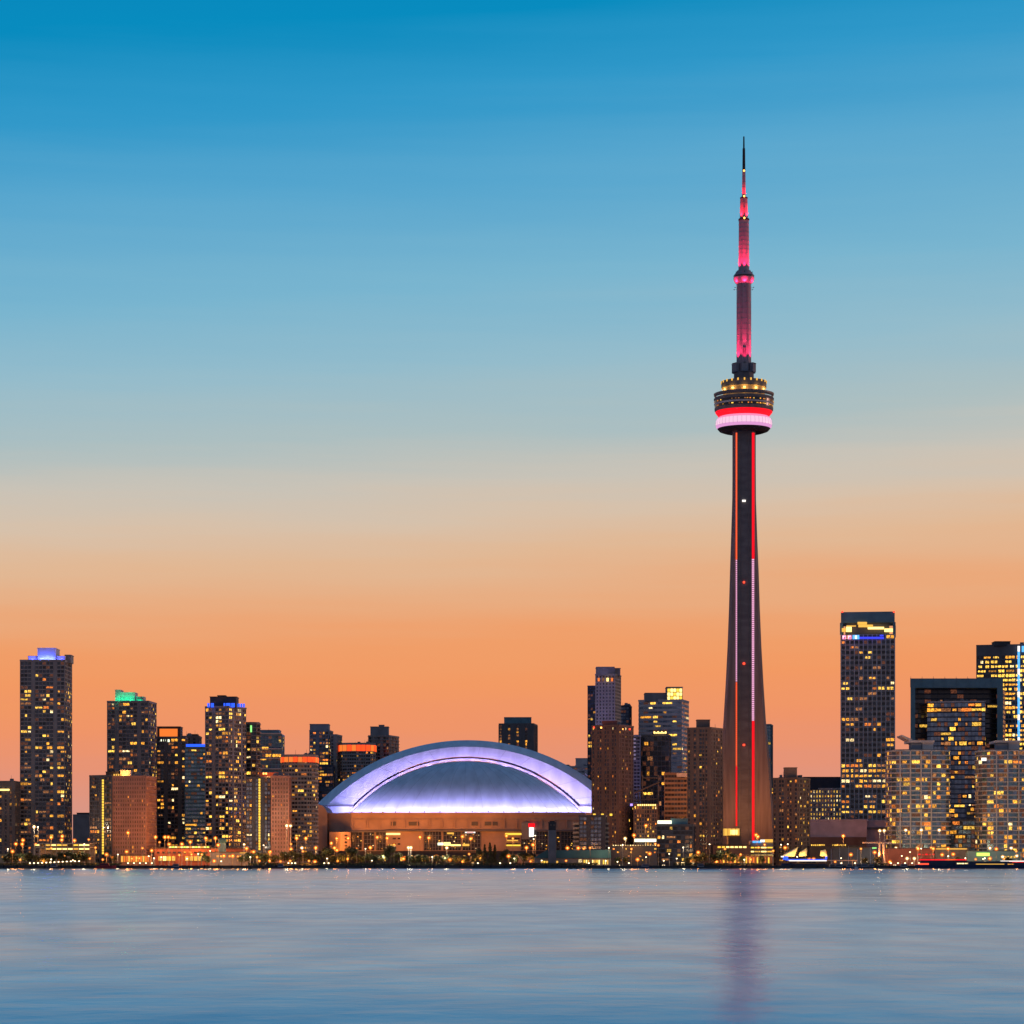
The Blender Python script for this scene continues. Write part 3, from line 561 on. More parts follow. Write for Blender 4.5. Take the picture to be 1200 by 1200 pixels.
# round balcony condominiums
for key, a, c, lab in (('r33', 1040, 1111, 'round cornered balcony condominium with a white wing roof left of the pair'), ('r34', 1145, 1222, 'round cornered balcony condominium with a white wing roof cut by the right edge')):
    T(key, 'condominium_tower', lab, roundplan(a, c, 1880, 38, 20, 3.4), 1880, 880, 'concrete', 'glass_teal', bw=3.6, pw=.18, pd=.2, sp=.0, lit=.13, run=2, slab=1.1, slabm='white_slab', slabt=.75, seed=60 if key == 'r33' else 61, fh=3.3, litz=(.0, 1))
    t, pl, H, cc, f = TOWERS[key]
    for px in ([1055, 1067, 1079.5, 1091.5] if key == 'r33' else [1168, 1181, 1194]):
        pxbox(key, 'pier', 'white_slab', px-.7, px+.7, 880, 1012, 1878.2, .8)
    x0 = 1057 if key == 'r33' else 1158; zb = 0
    pent(key, x0+11, x0+23, 872, 1880, 4, 12, 'panel_grey')
    b = MB(); X = lambda p: wx(p, 1884)-cc[0]; z = lambda y: wz(y, 1884)-GZ
    if key == 'r33': b.hexa([(X(1057),4-19,z(862.6)), (X(1069),4-19,z(869)), (X(1069),10,z(869)), (X(1057),10,z(862.6)), (X(1057),4-19,z(861)), (X(1069),4-19,z(866.3)), (X(1069),10,z(866.3)), (X(1057),10,z(861))])
    b.box(X(x0+9 if key == 'r33' else x0+9), X(x0+38), 3.6-19, 12, z(870.2), z(867.6)); b.box(X(x0+24), X(x0+37), 5-19, 9, H-.2, z(870.2)); b.build('wing_roof', 'white_slab', t)
T('r35', 'apartment_block', 'terraced balcony block stepping down between the two round condominiums', rect(1108, 1158, 1160, 1910, 24), 1910, 962, 'concrete_dark', 'glass_teal', pat='W', bw=3.4, lit=.12, sp=0, slab=1.0, slabm='concrete', slabt=.8, seed=62, fh=3.4)
T('r35b', 'apartment_block', 'upper dark step of the terraced balcony block', rect(1133, 1158, 1160, 1936, 20), 1936, 946, 'concrete_dark', 'glass_dark', pat='W', bw=3.2, lit=.16, sp=.2, seed=63)
T('r36', 'apartment_tower', 'narrow reddish tower with red and white roof signs between blue block and right condominium', rect(1145, 1152, 1156, 2000, 18), 2000, 884, 'brick_red', 'glass_dark', pat='wW', bw=2.4, lit=.3, pal='warm', seed=64)
for k in range(3): pxbox('r36', 'red_sign_letter', 'lamp_red', 1146.5+k*2.3, 1148.3+k*2.3, 881.5-k*.7, 884-k*.7, 1999, .4)
pxbox('r36', 'white_sign', 'led_white', 1150.2, 1156, 888, 891.6, 1875, .4)
# far low rows seen in the gaps
k = 0
for a, c, y, Y, lab in ((-12, 30, 990, 1990, 'dim low block behind the trees at far left'), (448, 470, 940, 2500, 'x'), (1036, 1046, 960, 2300, 'y')):
    if lab in 'xy': continue
    T('f%d' % k, 'low_building', lab, rect(a, c-2, c, Y, 20), Y, y, 'concrete_dark', 'glass_dark', lit=.3); k += 1
for k_ in ('l1','l4','l4b','l5','l6','l6b','l7','l9','l10','l11b','l12','l13','l14','m18a','m18b','m19','m20','m21','m22','m22b','m25','r27','r31c','r33','r34','r35','n1') if 0 else ('l1','l4b','l5','l6b','l7','l10','l11b','l12','l14','m18b','m19','m21','m25','r27','r31c','r29'):
    roofbits(k_, 5, 5)
# coloured lamps that wash the two lit penthouses
for x, y, m_ in ((48, 1900, (.10,.13,1)), (54, 1900, (.10,.13,1)), (61, 1900, (.10,.13,1)), (37, 1902, (.10,.10,1)), (71, 1902, (.10,.10,1))):
    lamp_body((wx(x, y+1.6), y+1.6, wz(773.3, y)-1), TOWERS['l1'][0])
    light('POINT', (wx(x, y+1.6), y+1.6, wz(773.3, y)), 3000 if x in (48, 54, 61) else 1700, m_, .8)
for x, y0 in ((138, 821), (145, 821), (152, 821), (163, 822)):
    lamp_body((wx(x, 1961), 1961.5, wz(y0, 1961)-1), TOWERS['l5'][0])
    light('POINT', (wx(x, 1961), 1961.5, wz(y0, 1961)), 1500, (.01, .9, .36), 1.4)
lamp_body((wx(146, 1829), 1829, wz(908.6, 1829)-1), TOWERS['l4b'][0]); lamp_body((wx(314, 1828), 1829, wz(909, 1829)-1), TOWERS['l11'][0])
light('POINT', (wx(146, 1829), 1829, wz(908.6, 1829)), 9000, (1, .4, .08), .8)
light('POINT', (wx(314, 1828), 1829, wz(909, 1829)), 3500, (1, .3, .06), .8)
# ------------------------------------------------------------------ domed stadium
STY = 2035
st = thing('stadium', 'huge domed stadium with a lavender lit white arch roof over a tan concrete drum', 'stadium', (wx(548, 2150), 2150, GZ))
sx, sy = st.location.x, st.location.y
def SL(px, Y, y): return (wx(px, Y)-sx, Y-sy, wz(y, Y)-GZ)
ztop = wz(952.3, STY)-GZ
plan = [SL(368.5,2075,0)[:2], SL(385,2052,0)[:2], SL(412,STY,0)[:2], SL(686,STY,0)[:2], SL(713,2052,0)[:2], SL(729,2075,0)[:2], SL(729,2230,0)[:2], SL(690,2270,0)[:2], SL(408,2270,0)[:2], SL(368.5,2230,0)[:2]]
b = MB(); b.prism(plan, 0, ztop); b.build('wall', 'stadium_concrete', st)
FX = lambda p: wx(p, STY)-sx
FZ = lambda y: wz(y, STY)-GZ
FY = STY-sy
b = MB()
b.box(FX(412), FX(686), FY-1.0, FY, FZ(955.2), FZ(952)+.02); b.box(FX(412), FX(686), FY-.7, FY, FZ(961.2), FZ(960)); 
for k in range(19):
    x = 416+k*14.6; b.box(FX(x)-.35, FX(x)+.35, FY-.9, FY-.02, FZ(970.5), FZ(960.2))
b.build('cornice', 'stadium_concrete', st)
b = MB(); b.box(FX(452), FX(684), FY-2.2, FY, FZ(974.4), FZ(972.6)); b.box(FX(404), FX(452), FY-2.2, FY, FZ(975.4), FZ(973.4)); b.build('dark_ledge', 'concrete_dark', st)
for a, c in ((479, 491), (568, 583), (552.5, 560), (458, 464)):
    b = MB(); b.box(FX(a), FX(c), FY-.35, FY+.02, FZ(967.5), FZ(963)); 
    for j in range(5): b.box(FX(a), FX(c), FY-.5, FY-.35, FZ(967.3-j*.9), FZ(966.9-j*.9))
    b.build('vent_louvre', 'concrete_dark', st)
# big glazed bays with interior lights
rng = random.Random(12)
for a, c in ((412.5, 424), (426.5, 438.3), (441, 452), (497, 517), (519.6, 540), (541.8, 563), (610.5, 627.5), (628.5, 642), (643.5, 656), (657.5, 672)):
    b = MB(); b.box(FX(a), FX(c), FY-.15, FY+.02, FZ(996.5), FZ(974.6), 0)
    n = max(2, int((c-a)/3.2))
    for k in range(n+1): xx = FX(a)+(FX(c)-FX(a))*k/n; b.box(xx-.18, xx+.18, FY-.45, FY-.15, FZ(996.5), FZ(974.7), 1)
    for k in range(4): b.box(FX(a)+.1, FX(c)-.1, FY-.38, FY-.16, FZ(979+k*4.6)-.15, FZ(979+k*4.6)+.15, 1)
    w_ = b.build('window', ['glass_black', 'concrete_dark'], st)
    for k in range(int((c-a)/2.2)):
        x = rng.uniform(a+1, c-1.5); y = rng.choice((978, 981, 985.5, 988, 991, 994))+rng.uniform(-.7, .7); q = MB(); ww = rng.uniform(.6, 1.6)
        q.box(FX(x), FX(x+ww), FY-.52, FY-.46, FZ(y+.7), FZ(y-.3)); q.build('interior_light', 'lit_'+rng.choice(('gold', 'pale', 'amber', 'dim')), w_)
for a, c, y0, y1, m_ in ((513, 519.5, 987.5, 990.5, 'canopy_white'), (520, 528, 987, 991, 'tube_warm'), (528, 540, 989.6, 991.4, 'tube_warm'), (542, 550, 989, 991.5, 'roof_gold'), (524, 532, 975.6, 977.5, 'roof_gold'), (452.5, 469, 976.3, 978.3, 'tube_warm'), (455, 464, 989.8, 991, 'roof_gold'), (592, 611, 976.3, 978.4, 'stair_yellow'), (593, 610, 989.8, 991.4, 'stair_yellow'), (594, 607, 984.4, 985.6, 'roof_gold')):
    b = MB(); b.box(FX(a), FX(c), FY-.9, FY-.55, FZ(y1), FZ(y0)); b.build('light_strip', m_, st)
b = MB()
for k, (a, c) in enumerate(((460, 464), (466, 469), (593, 600), (602, 609))):
    for y in (982.6, 989): b.box(FX(a), FX(c), FY-.2, FY+.02, FZ(y+1), FZ(y-.8))
b.build('slot_window', 'glass_black', st, kind='stuff')
b = MB(); b.box(FX(545), FX(557), FY-.9, FY-.6, FZ(976.2), FZ(974.8)); b.build('sign_strip', 'led_white', st)
b = MB(); b.box(FX(547), FX(555), FY-1.0, FY-.9, FZ(975.9), FZ(975.2)); b.build('sign_strip', 'led_red', st)
b = MB(); b.box(FX(611), FX(620), FY-3, FY-.2, FZ(983.5), FZ(964)); b.build('sign_tower', 'panel_grey', st)
b = MB(); b.box(FX(620), FX(625.6), FY-3, FY-.6, FZ(980.5), FZ(969.6)); b.build('video_panel', 'led_white', st)
b = MB(); b.box(FX(619), FX(626.8), FY-3.2, FY-.5, FZ(969.5), FZ(965)); b.build('video_panel', 'led_red', st)
# corner block at the left with a curved top, matching one at the right
for sgn in (-1, 1):
    b = MB(); P0 = 548+sgn*180; P1 = 548+sgn*163
    prof = [(P0, 942.4), (548+sgn*174, 942.6), (548+sgn*170, 944.5), (548+sgn*166.5, 948), (548+sgn*164.5, 953), ]
    Y0, Y1 = 2048, 2120
    i = len(b.v)
    for Yq in (Y0, Y1):
        for px, y in prof+[(548+sgn*164.5, 1012), (P0, 1012)]: b.v.append((wx(px, Y0)-sx, Yq-sy, wz(y, Y0)-GZ))
    n = 7
    for k in range(n): b.f.append((i+k, i+(k+1) % n, i+n+(k+1) % n, i+n+k)); b.m.append(0)
    b.f.append(tuple(i+k for k in range(n))); b.m.append(0); b.f.append(tuple(i+n+n-1-k for k in range(n))); b.m.append(0)
    for k in range(4): b.box(wx(min(P0, P1+sgn*-2), Y0)-sx+.4, wx(max(P0, P1-sgn*2), Y0)-sx-.4, Y0-sy-.06, Y0-sy, wz(960+k*11, Y0)-GZ-.12, wz(960+k*11, Y0)-GZ+.12)
    b.build('corner_block', 'stadium_concrete', st)
# annex bulging at the front left corner with slot windows
b = MB(); b.prism([SL(386,2030,0)[:2], SL(399,2022,0)[:2], SL(411,2026,0)[:2], SL(411,2034.9,0)[:2], SL(386,2048,0)[:2]], 0, wz(975, 2025)-GZ)
b.build('annex', 'stadium_concrete', st)
b = MB()
for k in range(5): b.box(wx(398.5,2026)-sx, wx(407,2026)-sx, 2023.6-sy, 2028-sy, wz(979+k*4,2024)-GZ-.5, wz(979+k*4,2024)-GZ+.4)
b.build('slot_window', 'glass_black', st, kind='stuff')
# roof
M['roof_white'] = mat('roof_white', (.74,.77,.80), rough=.55, noise=.16, nscale=1, stretch=(.16,.05,.05))
def roof_panels_material():
    m = M['roof_white']; t = m.node_tree; bsdf = t.nodes['Principled BSDF']
    return m
zb_dome = wz(952.3, STY)-GZ-.6
YR = 2140
s_ = YR/F
Rd = 179.6*s_; half = 134*s_; xc = wx(546.5, YR)-sx
zc = (wz(892, YR)-GZ)-Rd
b = MB(); na, nr = 60, 22; i = 0
amax = math.acos(max(-1, (zb_dome-zc)/Rd))
for j in range(nr+1):
    ph = amax*j/nr
    for k in range(na+1):
        a = math.pi*k/na
        b.v.append((xc-Rd*math.sin(ph)*math.cos(a), YR-sy-Rd*math.sin(ph)*math.sin(a), zc+Rd*math.cos(ph)))
for j in range(nr):
    for k in range(na):
        q = j*(na+1)+k; b.f.append((q, q+na+1, q+na+2, q+1)); b.m.append(0)
dome = b.build('dome_shell', 'roof_white', st, smooth=True)
# thin seams on the shell
b = MB()
for k in range(1, 20):
    a = math.pi*k/20
    for j in range(3, 22):
        p = [(xc-(Rd+.05)*math.sin(amax*q/22)*math.cos(a), YR-sy-(Rd+.05)*math.sin(amax*q/22)*math.sin(a), zc+(Rd+.05)*math.cos(amax*q/22)) for q in (j, j+1)]
        b.tube(p[0], p[1], .07, .07, 4)
b.build('roof_seam', 'pale_panel', dome)
def arc(cpx, apex, Rp, ybase, Y, n=48, t0=None):
    """points of a circular roof edge standing in the plane at distance Y"""
    amx = math.acos((Rp-(ybase-apex))/Rp); out = []
    for k in range(n+1):
        a = -amx+2*amx*k/n; out.append(Vector((wx(cpx, Y)-sx+Rp*math.sin(a)/F*Y, Y-sy, wz(apex, Y)-GZ-Rp*(1-math.cos(a))/F*Y)))
    return out
def loft(name, arcs, m, seams=0, parent=st, smooth=True):
    b = MB(); n = len(arcs[0])
    for A in arcs: b.v += [tuple(p) for p in A]
    for j in range(len(arcs)-1):
        for k in range(n-1): q = j*n+k; b.f.append((q, q+1, q+n+1, q+n)); b.m.append(0)
    return b.build(name, m, parent, smooth=smooth)
rimI = arc(546.5, 891.2, 179.6, 951, 2140); rimO = arc(546.5, 888.6, 181.5, 951, 2141.5); rimB = arc(546.5, 888.6, 181.5, 951, 2148)
loft('dome_rim', [rimI, rimO], 'pale_panel'); loft('rim_gap', [rimO, rimB, arc(546.9, 887.0, 183, 951, 2148.5)], 'roof_dark')
def lp(A, Bq, t): return [a.lerp(c, t) for a, c in zip(A, Bq)]
aA = arc(547, 886.6, 185, 945, 2147); aB = arc(547.5, 875.0, 230.6, 943.5, 2153); aC = arc(548, 867.4, 245, 943.5, 2172); aD = arc(548, 867.6, 245, 943.5, 2205); aE = arc(548, 880, 240, 943.5, 2216)
loft('arch_fascia', [aA, lp(aA, aB, .5), aB], 'roof_white')
loft('arch_roof', [aB, lp(aB, aC, .5), aC, aD], 'roof_white', smooth=True); loft('arch_back', [aD, aE], 'roof_white')
b = MB()
for k in range(2, 47, 4): b.tube(aA[k]+Vector((0,-.1,0)), aB[k]+Vector((0,-.1,0)), .12, .12, 4)
b.build('fascia_seam', 'pale_panel', st)
for sgn in (0, -1):
    b = MB(); e = aA[sgn]; f_ = aB[sgn]; x0, x1 = min(e.x, f_.x), max(e.x, f_.x)
    b.box(x0-6, x1+1.5, 2147-sy, 2215-sy, ztop-3, aA[sgn].z+.2); b.build('roof_track', 'roof_white', st)
    b = MB(); b.box(x0-6.2, x1+1.8, 2145.6-sy, 2146.9-sy, aA[sgn].z, aA[sgn].z+.9); b.build('track_edge', 'concrete_dark', st)
# back half of the roof (seen only from elsewhere)
# floodlights: row on the parapet under the shell, row in the gap below the arch
PUR = (.42, .36, 1.0)
fixture = MB(); fixture.box(-.5, .5, -.35, .35, 0, .7); fixture.box(-.15, .15, -.15, .15, -.8, 0); fm = fixture.mesh('floodlight', 'black')
for k in range(26):
    a = math.pi*(k+.5)/26; rr = half+10.5; x = xc-rr*math.cos(a); y = YR-sy-rr*math.sin(a)
    o = bpy.data.objects.new('floodlight', fm); C.objects.link(o); o.parent = st; o.location = (x, y, ztop+.6)
    light('AREA', (sx+x, sy+y, GZ+ztop+1.8), 5600, PUR if k % 3 else (.5, .45, 1), 4, target=(sx+xc-math.cos(a)*(rr-34), YR-math.sin(a)*(rr-34), GZ+ztop+17))
for k in range(18):
    q = arc(547, 890, 180, 950, 2134, 17)[k]; up = arc(547.4, 880, 215, 946, 2152, 17)[k]
    lamp_body((sx+q.x, sy+q.y, GZ+q.z-.6), st, .6)
    light('AREA', (sx+q.x, sy+q.y, GZ+q.z), 3300, (.50, .36, 1), 4, target=(sx+up.x, sy+up.y, GZ+up.z))
for px in (371, 726): light('POINT', (wx(px, 2120), 2120, wz(940.5, 2120)), 5000, (.15, .3, 1), .6)
light('POINT', (wx(398, 2140), 2138, wz(948, 2140)), 3000, (.12, .2, 1), .6)
light('POINT', (wx(697, 2140), 2138, wz(948, 2140)), 3000, (.12, .2, 1), .6)

# ------------------------------------------------------------------ the giant communications tower
CY = 2100; k_ = CY/F; cxp = 871.7
M['shaft_panel'] = mat('shaft_panel', (.12,.11,.115), rough=.5, nscale=1, noise=.35, stretch=(.1,.1,.25))
ct = thing('communications_tower', 'giant tapering concrete communications tower with red and pink lights and a round pod', 'tower', (wx(cxp, CY), CY, GZ))
zz = lambda y: wz(y, CY)-GZ
YS = [(1012, 37.2), (985, 35.6), (948, 33.6), (909, 31.4), (875, 28.2), (844, 25.6), (800, 22.9), (760, 20.8), (715, 19.0), (673, 17.8), (630, 15.6), (586, 14.2), (545, 13.4), (505, 13.0)]
s3 = 6.2; p3 = 7.0
def section(hw):
    Lr = max(.1, (hw*k_-9.21)/.866); out = []
    for r in (0, 120, 240):
        ca, sa = math.cos(R(r)), math.sin(R(r))
        P1 = Vector((s3, -p3)); P2 = Vector((-s3*math.cos(R(120))+p3*math.sin(R(120)), -s3*math.sin(R(120))-p3*math.cos(R(120))))
        d = Vector((math.cos(R(-30)), math.sin(R(-30))))
        mid = (P1+P2)/2+d*Lr; half_ = (P2-P1)/2*(.62 if Lr > 3 else .9)
        for q in (P1, mid-half_, mid+half_): out.append((q.x*ca-q.y*sa, q.x*sa+q.y*ca))
        out.append((P2.x*ca-P2.y*sa, P2.x*sa+P2.y*ca))
    return out
b = MB(); secs = [(section(h), zz(y)) for y, h in YS]; n = 12
for s, z_ in secs: b.v += [(p[0], p[1], z_) for p in s]
for j in range(len(secs)-1):
    for k in range(n): b.f.append((j*n+k, j*n+(k+1) % n, (j+1)*n+(k+1) % n, (j+1)*n+k)); b.m.append(0)
b.build('shaft', 'tower_concrete', ct)
b = MB(); b.box(-5.2, 5.2, -p3-.35, -p3+.05, zz(1000), zz(506)); b.build('elevator_shaft', 'shaft_panel', ct)
b = MB()
for x in (-5.35, 5.35, -3.1, 3.1): b.box(x-.25, x+.25, -p3-.7, -p3-.3, zz(1000), zz(506))
b.build('guide_rail', 'concrete_dark', ct)
def strip(x0, x1, y0, y1, m_, step, gap):
    y = y0; c_ = 0
    b = MB()
    while y < y1:
        e = min(y1, y+step-gap); b.box(x0, x1, -p3-1.0, -p3-.36, zz(e), zz(y)); y += step
    b.build('light_strip', m_, ct)
strip(-7.0, -5.9, 509, 657, 'led_redorange', 2.6, .25); strip(-6.95, -6.0, 657.5, 800, 'led_pink', 2.3, .9); strip(-6.95, -5.95, 800.5, 898, 'led_redorange', 2.3, .5); strip(-7.0, -5.8, 898.5, 968, 'led_red', 2.6, .5)
strip(5.7, 7.6, 509, 656, 'led_red', 2.6, .2); strip(5.6, 7.4, 656.5, 845, 'led_pink', 2.4, .9); strip(5.7, 7.6, 845.5, 985, 'led_red', 2.6, .2)
for y, m_, w_ in ((588.5, 'led_white', 1.3), (683.5, 'lamp_red', .7), (778.5, 'lamp_red', .8), (873.5, 'lamp_red', .8)):
    b = MB(); b.box(-w_-.6, w_-.6, -p3-1.5, -p3-.3, zz(y)-.7, zz(y)+.7); b.build('marker_lamp', m_, ct)
# pod
def ring(name, prof, m_, seg=64, smooth=False, parent=ct): 
    b = MB(); b.lathe([(r*k_, zz(y)) for r, y in prof], seg); return b.build(name, m_, parent, smooth=smooth)
M['radome'] = mat('radome', (.6,.5,.55), rough=.4, noise=0, emit=(1,.62,.82), es=1.0)
ring('pod_floor', [(9, 505), (24, 507), (28.5, 505.4), (31, 502.6)], 'black')
M['radome_top'] = mat('radome_top', (.3,.1,.15), rough=.4, noise=0, emit=(1,.30,.55), es=.95); M['radome_low'] = mat('radome_low', (.3,.2,.3), rough=.4, noise=0, emit=(.92,.40,.80), es=.85)
ring('radome_lower_ring', [(31, 502.6), (32.5, 500.5), (32.9, 499.2)], 'radome_low', smooth=True)
ring('radome', [(32.9, 499.2), (33.1, 497.5), (32.8, 494), (32.1, 492)], 'radome', smooth=True)
ring('radome_upper_ring', [(32.1, 492), (31.4, 491), (29.2, 489.1)], 'radome_top', smooth=True)
b = MB()
for k in range(40):
    a = 2*math.pi*k/40; P_ = lambda r, y: (r*k_*math.cos(a), r*k_*math.sin(a), zz(y)); b.tube(P_(32.8,500), P_(33.25,497), .10, .10, 4); b.tube(P_(33.25,497), P_(32.4,492), .10, .10, 4)
b.build('radome_seam', 'pale_panel', ct)
ring('red_ring', [(29, 489.2), (30, 487.9), (33.2, 484), (33.4, 482.8)], 'led_red')
ring('lower_deck', [(33.4, 482.8), (34.2, 481.5), (34.4, 478.8)], 'tower_concrete'); ring('lower_window_band', [(34.1, 478.8), (34.4, 475.6)], 'glass_black')
ring('middle_deck', [(34.5, 475.6), (34.8, 473.6)], 'pale_panel'); ring('upper_window_band', [(34.5, 473.6), (34.8, 470.4)], 'glass_black')
ring('upper_deck', [(34.8, 470.4), (35.2, 467.6), (33.5, 466.3), (25, 465.4)], 'concrete_dark')
rl = ring('outdoor_rail', [(33.8, 465.8), (35, 463.6), (35.3, 461.8), (34.9, 461.8), (33.5, 465.6)], 'metal', 48)
ring('recessed_storey', [(25, 466), (24.4, 462), (24.5, 456.4), (26, 455.2)], 'tower_concrete')
ring('top_deck', [(23, 455.2), (26.3, 455.2), (26.5, 447.5), (25, 447.3), (12, 446.8)], 'concrete_dark')
for k in range(22):
    a = 2*math.pi*(k+.3)/22; r = 26.7*k_
    b = MB(); b.box(-.55, .55, -.25, .25, -1.3, .5); o = b.build('deck_lamp', 'roof_gold', ct, (r*math.cos(a), r*math.sin(a), zz(447.8))); o.rotation_euler.z = a+R(90)
    if k % 2 == 0:
        b = MB(); b.box(-1.0, 1.0, -.3, .3, -.55, .55); r = 24.9*k_; o = b.build('recess_lamp', 'tube_warm', ct, (r*math.cos(a), r*math.sin(a), zz(457.6))); o.rotation_euler.z = a+R(90)
        if math.sin(a) < .4: light('POINT', (ct.location.x+27.5*k_*math.cos(a), CY+27.5*k_*math.sin(a), zz(459)+GZ), 2000, (1, .5, .08), .5)
rng = random.Random(8)
for k in range(40):
    a = rng.uniform(math.pi, 2*math.pi); yy = rng.choice((472, 477.2)); r = 34.95*k_ if yy < 474 else 34.55*k_
    b = MB(); b.box(-.5, .5, -.12, .12, -.35, .35); o = b.build('window_light', 'lit_'+rng.choice(('gold', 'amber', 'dim', 'orange')), ct, (r*math.cos(a), r*math.sin(a), zz(yy))); o.rotation_euler.z = a+R(90)
b = MB(); b.lathe([(11.8*k_, zz(447.5)), (11.6*k_, zz(436.3))], 12); b.build('upper_neck', 'concrete_dark', ct)
for k in range(6):
    a = math.pi*k/3+R(30); b = MB(); r = 11.6*k_; b.box(-2.7, 2.7, -1.4, 1.6, zz(437), zz(426.5)); b.box(-2.9, 2.9, -1.6, 1.8, zz(427.3), zz(426.4)); o = b.build('equipment_cabin', 'panel_grey', ct, (r*math.cos(a), r*math.sin(a), 0)); o.rotation_euler.z = a+R(90)
def column(name, r0, r1, y0, y1, m_='mast_red', seg=14, bands=0):
    b = MB(); b.lathe([(r0*k_, zz(y0)), (r1*k_, zz(y1)), (.01, zz(y1)+.1)], seg)
    for j in range(bands):
        y = y0+(y1-y0)*(j+1)/(bands+1); r = (r0+(r1-r0)*(j+1)/(bands+1))*k_+.05; b.lathe([(r-.2, zz(y)-.18), (r, zz(y)-.18), (r, zz(y)+.18), (r-.2, zz(y)+.18)], seg)
    return b.build(name, m_, ct)
M['mast_red'] = mat('mast_red', (.27,.22,.25), rough=.7, noise=.12, nscale=.4)
column('upper_shaft', 8.5, 7.9, 437, 331, bands=16); b = MB(); b.box(-1.2, 1.2, -9.2*k_, -7*k_, zz(419), zz(409)); b.build('service_door', 'roof_dark', ct)
for k in range(6):
    a = math.pi*k/3; b = MB(); b.box(-.25, .25, -.15, .15, zz(434), zz(332)); o = b.build('rib', 'mast_red', ct, (8.35*k_*math.cos(a), 8.35*k_*math.sin(a), 0)); o.rotation_euler.z = a+R(90)
ring('small_pod', [(8, 333), (10.2, 331.5), (12, 328), (12.2, 325.5)], 'mast_red', 32, True); ring('small_pod_window', [(11.8, 325.5), (11.8, 323.6)], 'glass_black', 32)
ring('small_pod_roof', [(12.3, 323.6), (10.5, 321), (8.5, 319), (8.2, 317.5), (6, 317.3)], 'mast_red', 32)
column('antenna_base', 6.3, 5.9, 318, 258, bands=11); ring('antenna_collar', [(6.3, 258.5), (6.5, 257), (6, 256.4), (3, 256.2)], 'black', 16)
column('antenna_segment', 4.7, 4.3, 256.5, 232, bands=3); ring('antenna_collar', [(4.4, 233), (4.6, 231.6), (3, 230.7), (1.5, 230.5)], 'black', 16)
column('antenna_segment', 2.2, 1.9, 231, 202, bands=4); column('antenna_tip', 1.8, 1.5, 202, 174, 'black', 8, 2); column('antenna_tip', 1.0, .8, 174, 160, 'black', 8)
for y, m_ in ((200.6, 'lamp_orange'), (231, 'lamp_orange'), (257, 'lamp_orange')):
    b = MB(); b.ball((0, -(6.9 if y > 250 else 4.9 if y > 220 else 2.4)*k_, zz(y)), .75); b.build('marker_lamp', m_, ct)
def uplights(y0, r, aim_y, aim_r, energy, col, cone=30, n=4, size=.4):
    for k in range(n):
        a = math.pi*2*k/n+math.pi/n; c_, s__ = math.cos(a), math.sin(a)
        lamp_body((ct.location.x+r*k_*c_, CY+r*k_*s__, zz(y0)+GZ-1.0), ct, .8)
        b = MB(); b.tube((r*k_*c_, r*k_*s__, zz(y0)-1.3), (min(r, 2)*k_*c_, min(r, 2)*k_*s__, zz(y0)-1.3), .12, .12, 5); b.build('bracket', 'metal', ct)
        light('SPOT', (ct.location.x+r*k_*c_, CY+r*k_*s__, zz(y0)+GZ), energy, col, size, target=(ct.location.x+aim_r*k_*c_, CY+aim_r*k_*s__, zz(aim_y)+GZ), cone=cone, blend=.9)
RED = (1, .01, .03); MAG = (1, .03, .13)
uplights(425.5, 14.5, 380, 1, 55000, MAG, 62, 6)
uplights(425.5, 12, 345, 4, 230000, MAG, 16, 6); uplights(318.5, 9.5, 262, 3, 150000, (1, .02, .08), 14, 6)
uplights(336.5, 12.6, 325, 11, 20000, MAG, 60, 6)
uplights(318.5, 11, 282, 0, 60000, (1, .02, .10), 50, 6)
uplights(256.3, 7.5, 243, 2, 60000, RED, 60)
uplights(231, 4.6, 214, .5, 26000, RED, 50)
# warm wash on the lower shaft from the street below
for x, yq, e in ((846, 2040, 90000), (868, 2040, 60000), (893, 2042, 90000)):
    light('SPOT', (wx(x, yq), yq, 14), e, (1, .36, .12), 1, target=(wx(871+(x-871)*.8, CY), CY, zz(915)), cone=75, blend=1)
# lit base buildings of the tower
tb = thing('entrance_pavilion', 'boxy pavilion with a glowing yellow top at the foot of the giant tower', 'pavilion', (wx(858, 1990), 1990, GZ))
X = lambda p: wx(p, 1990)-tb.location.x; z = lambda y: wz(y, 1990)-GZ
b = MB(); b.box(X(853.5), X(868), 0, 14, 0, z(979)); b.build('wall', 'stone_tan', tb); b = MB(); b.box(X(847.5), X(867), -1, 12, z(979)+.02, z(971)); b.build('lit_lantern', 'roof_gold', tb)
b = MB(); b.box(X(856), X(864), -1.3, -1.05, z(978), z(972.5)); b.build('bright_screen', 'tube_warm', tb)
for k in range(5): b = MB(); b.box(X(848+k*4.6), X(848.5+k*4.6), -1.6, -1.1, z(979), z(971)); b.build('mullion', 'concrete_dark', tb)
tb = thing('aquarium_hall', 'low angular roofed hall glowing cyan and white right of the tower foot', 'hall', (wx(893, 1990), 1990, GZ))
X = lambda p: wx(p, 1990)-tb.location.x
b = MB(); b.hexa([(X(880),0,0), (X(906),0,0), (X(906),16,0), (X(880),16,0), (X(880),0,z(988)), (X(906),0,z(986.5)), (X(906),16,z(984)), (X(880),16,z(985))]); b.build('roof_body', 'pale_panel', tb)
b = MB(); b.box(X(882), X(892), -.6, -.1, z(987.6), z(985.4)); b.build('light_panel', 'led_cyan', tb)
b = MB(); b.box(X(891), X(896), -.7, -.1, z(986.8), z(984)); b.build('light_panel', 'led_white', tb)
b = MB(); b.box(X(896), X(906), -.8, -.1, z(987), z(983.5)); b.build('light_panel', 'roof_gold', tb)
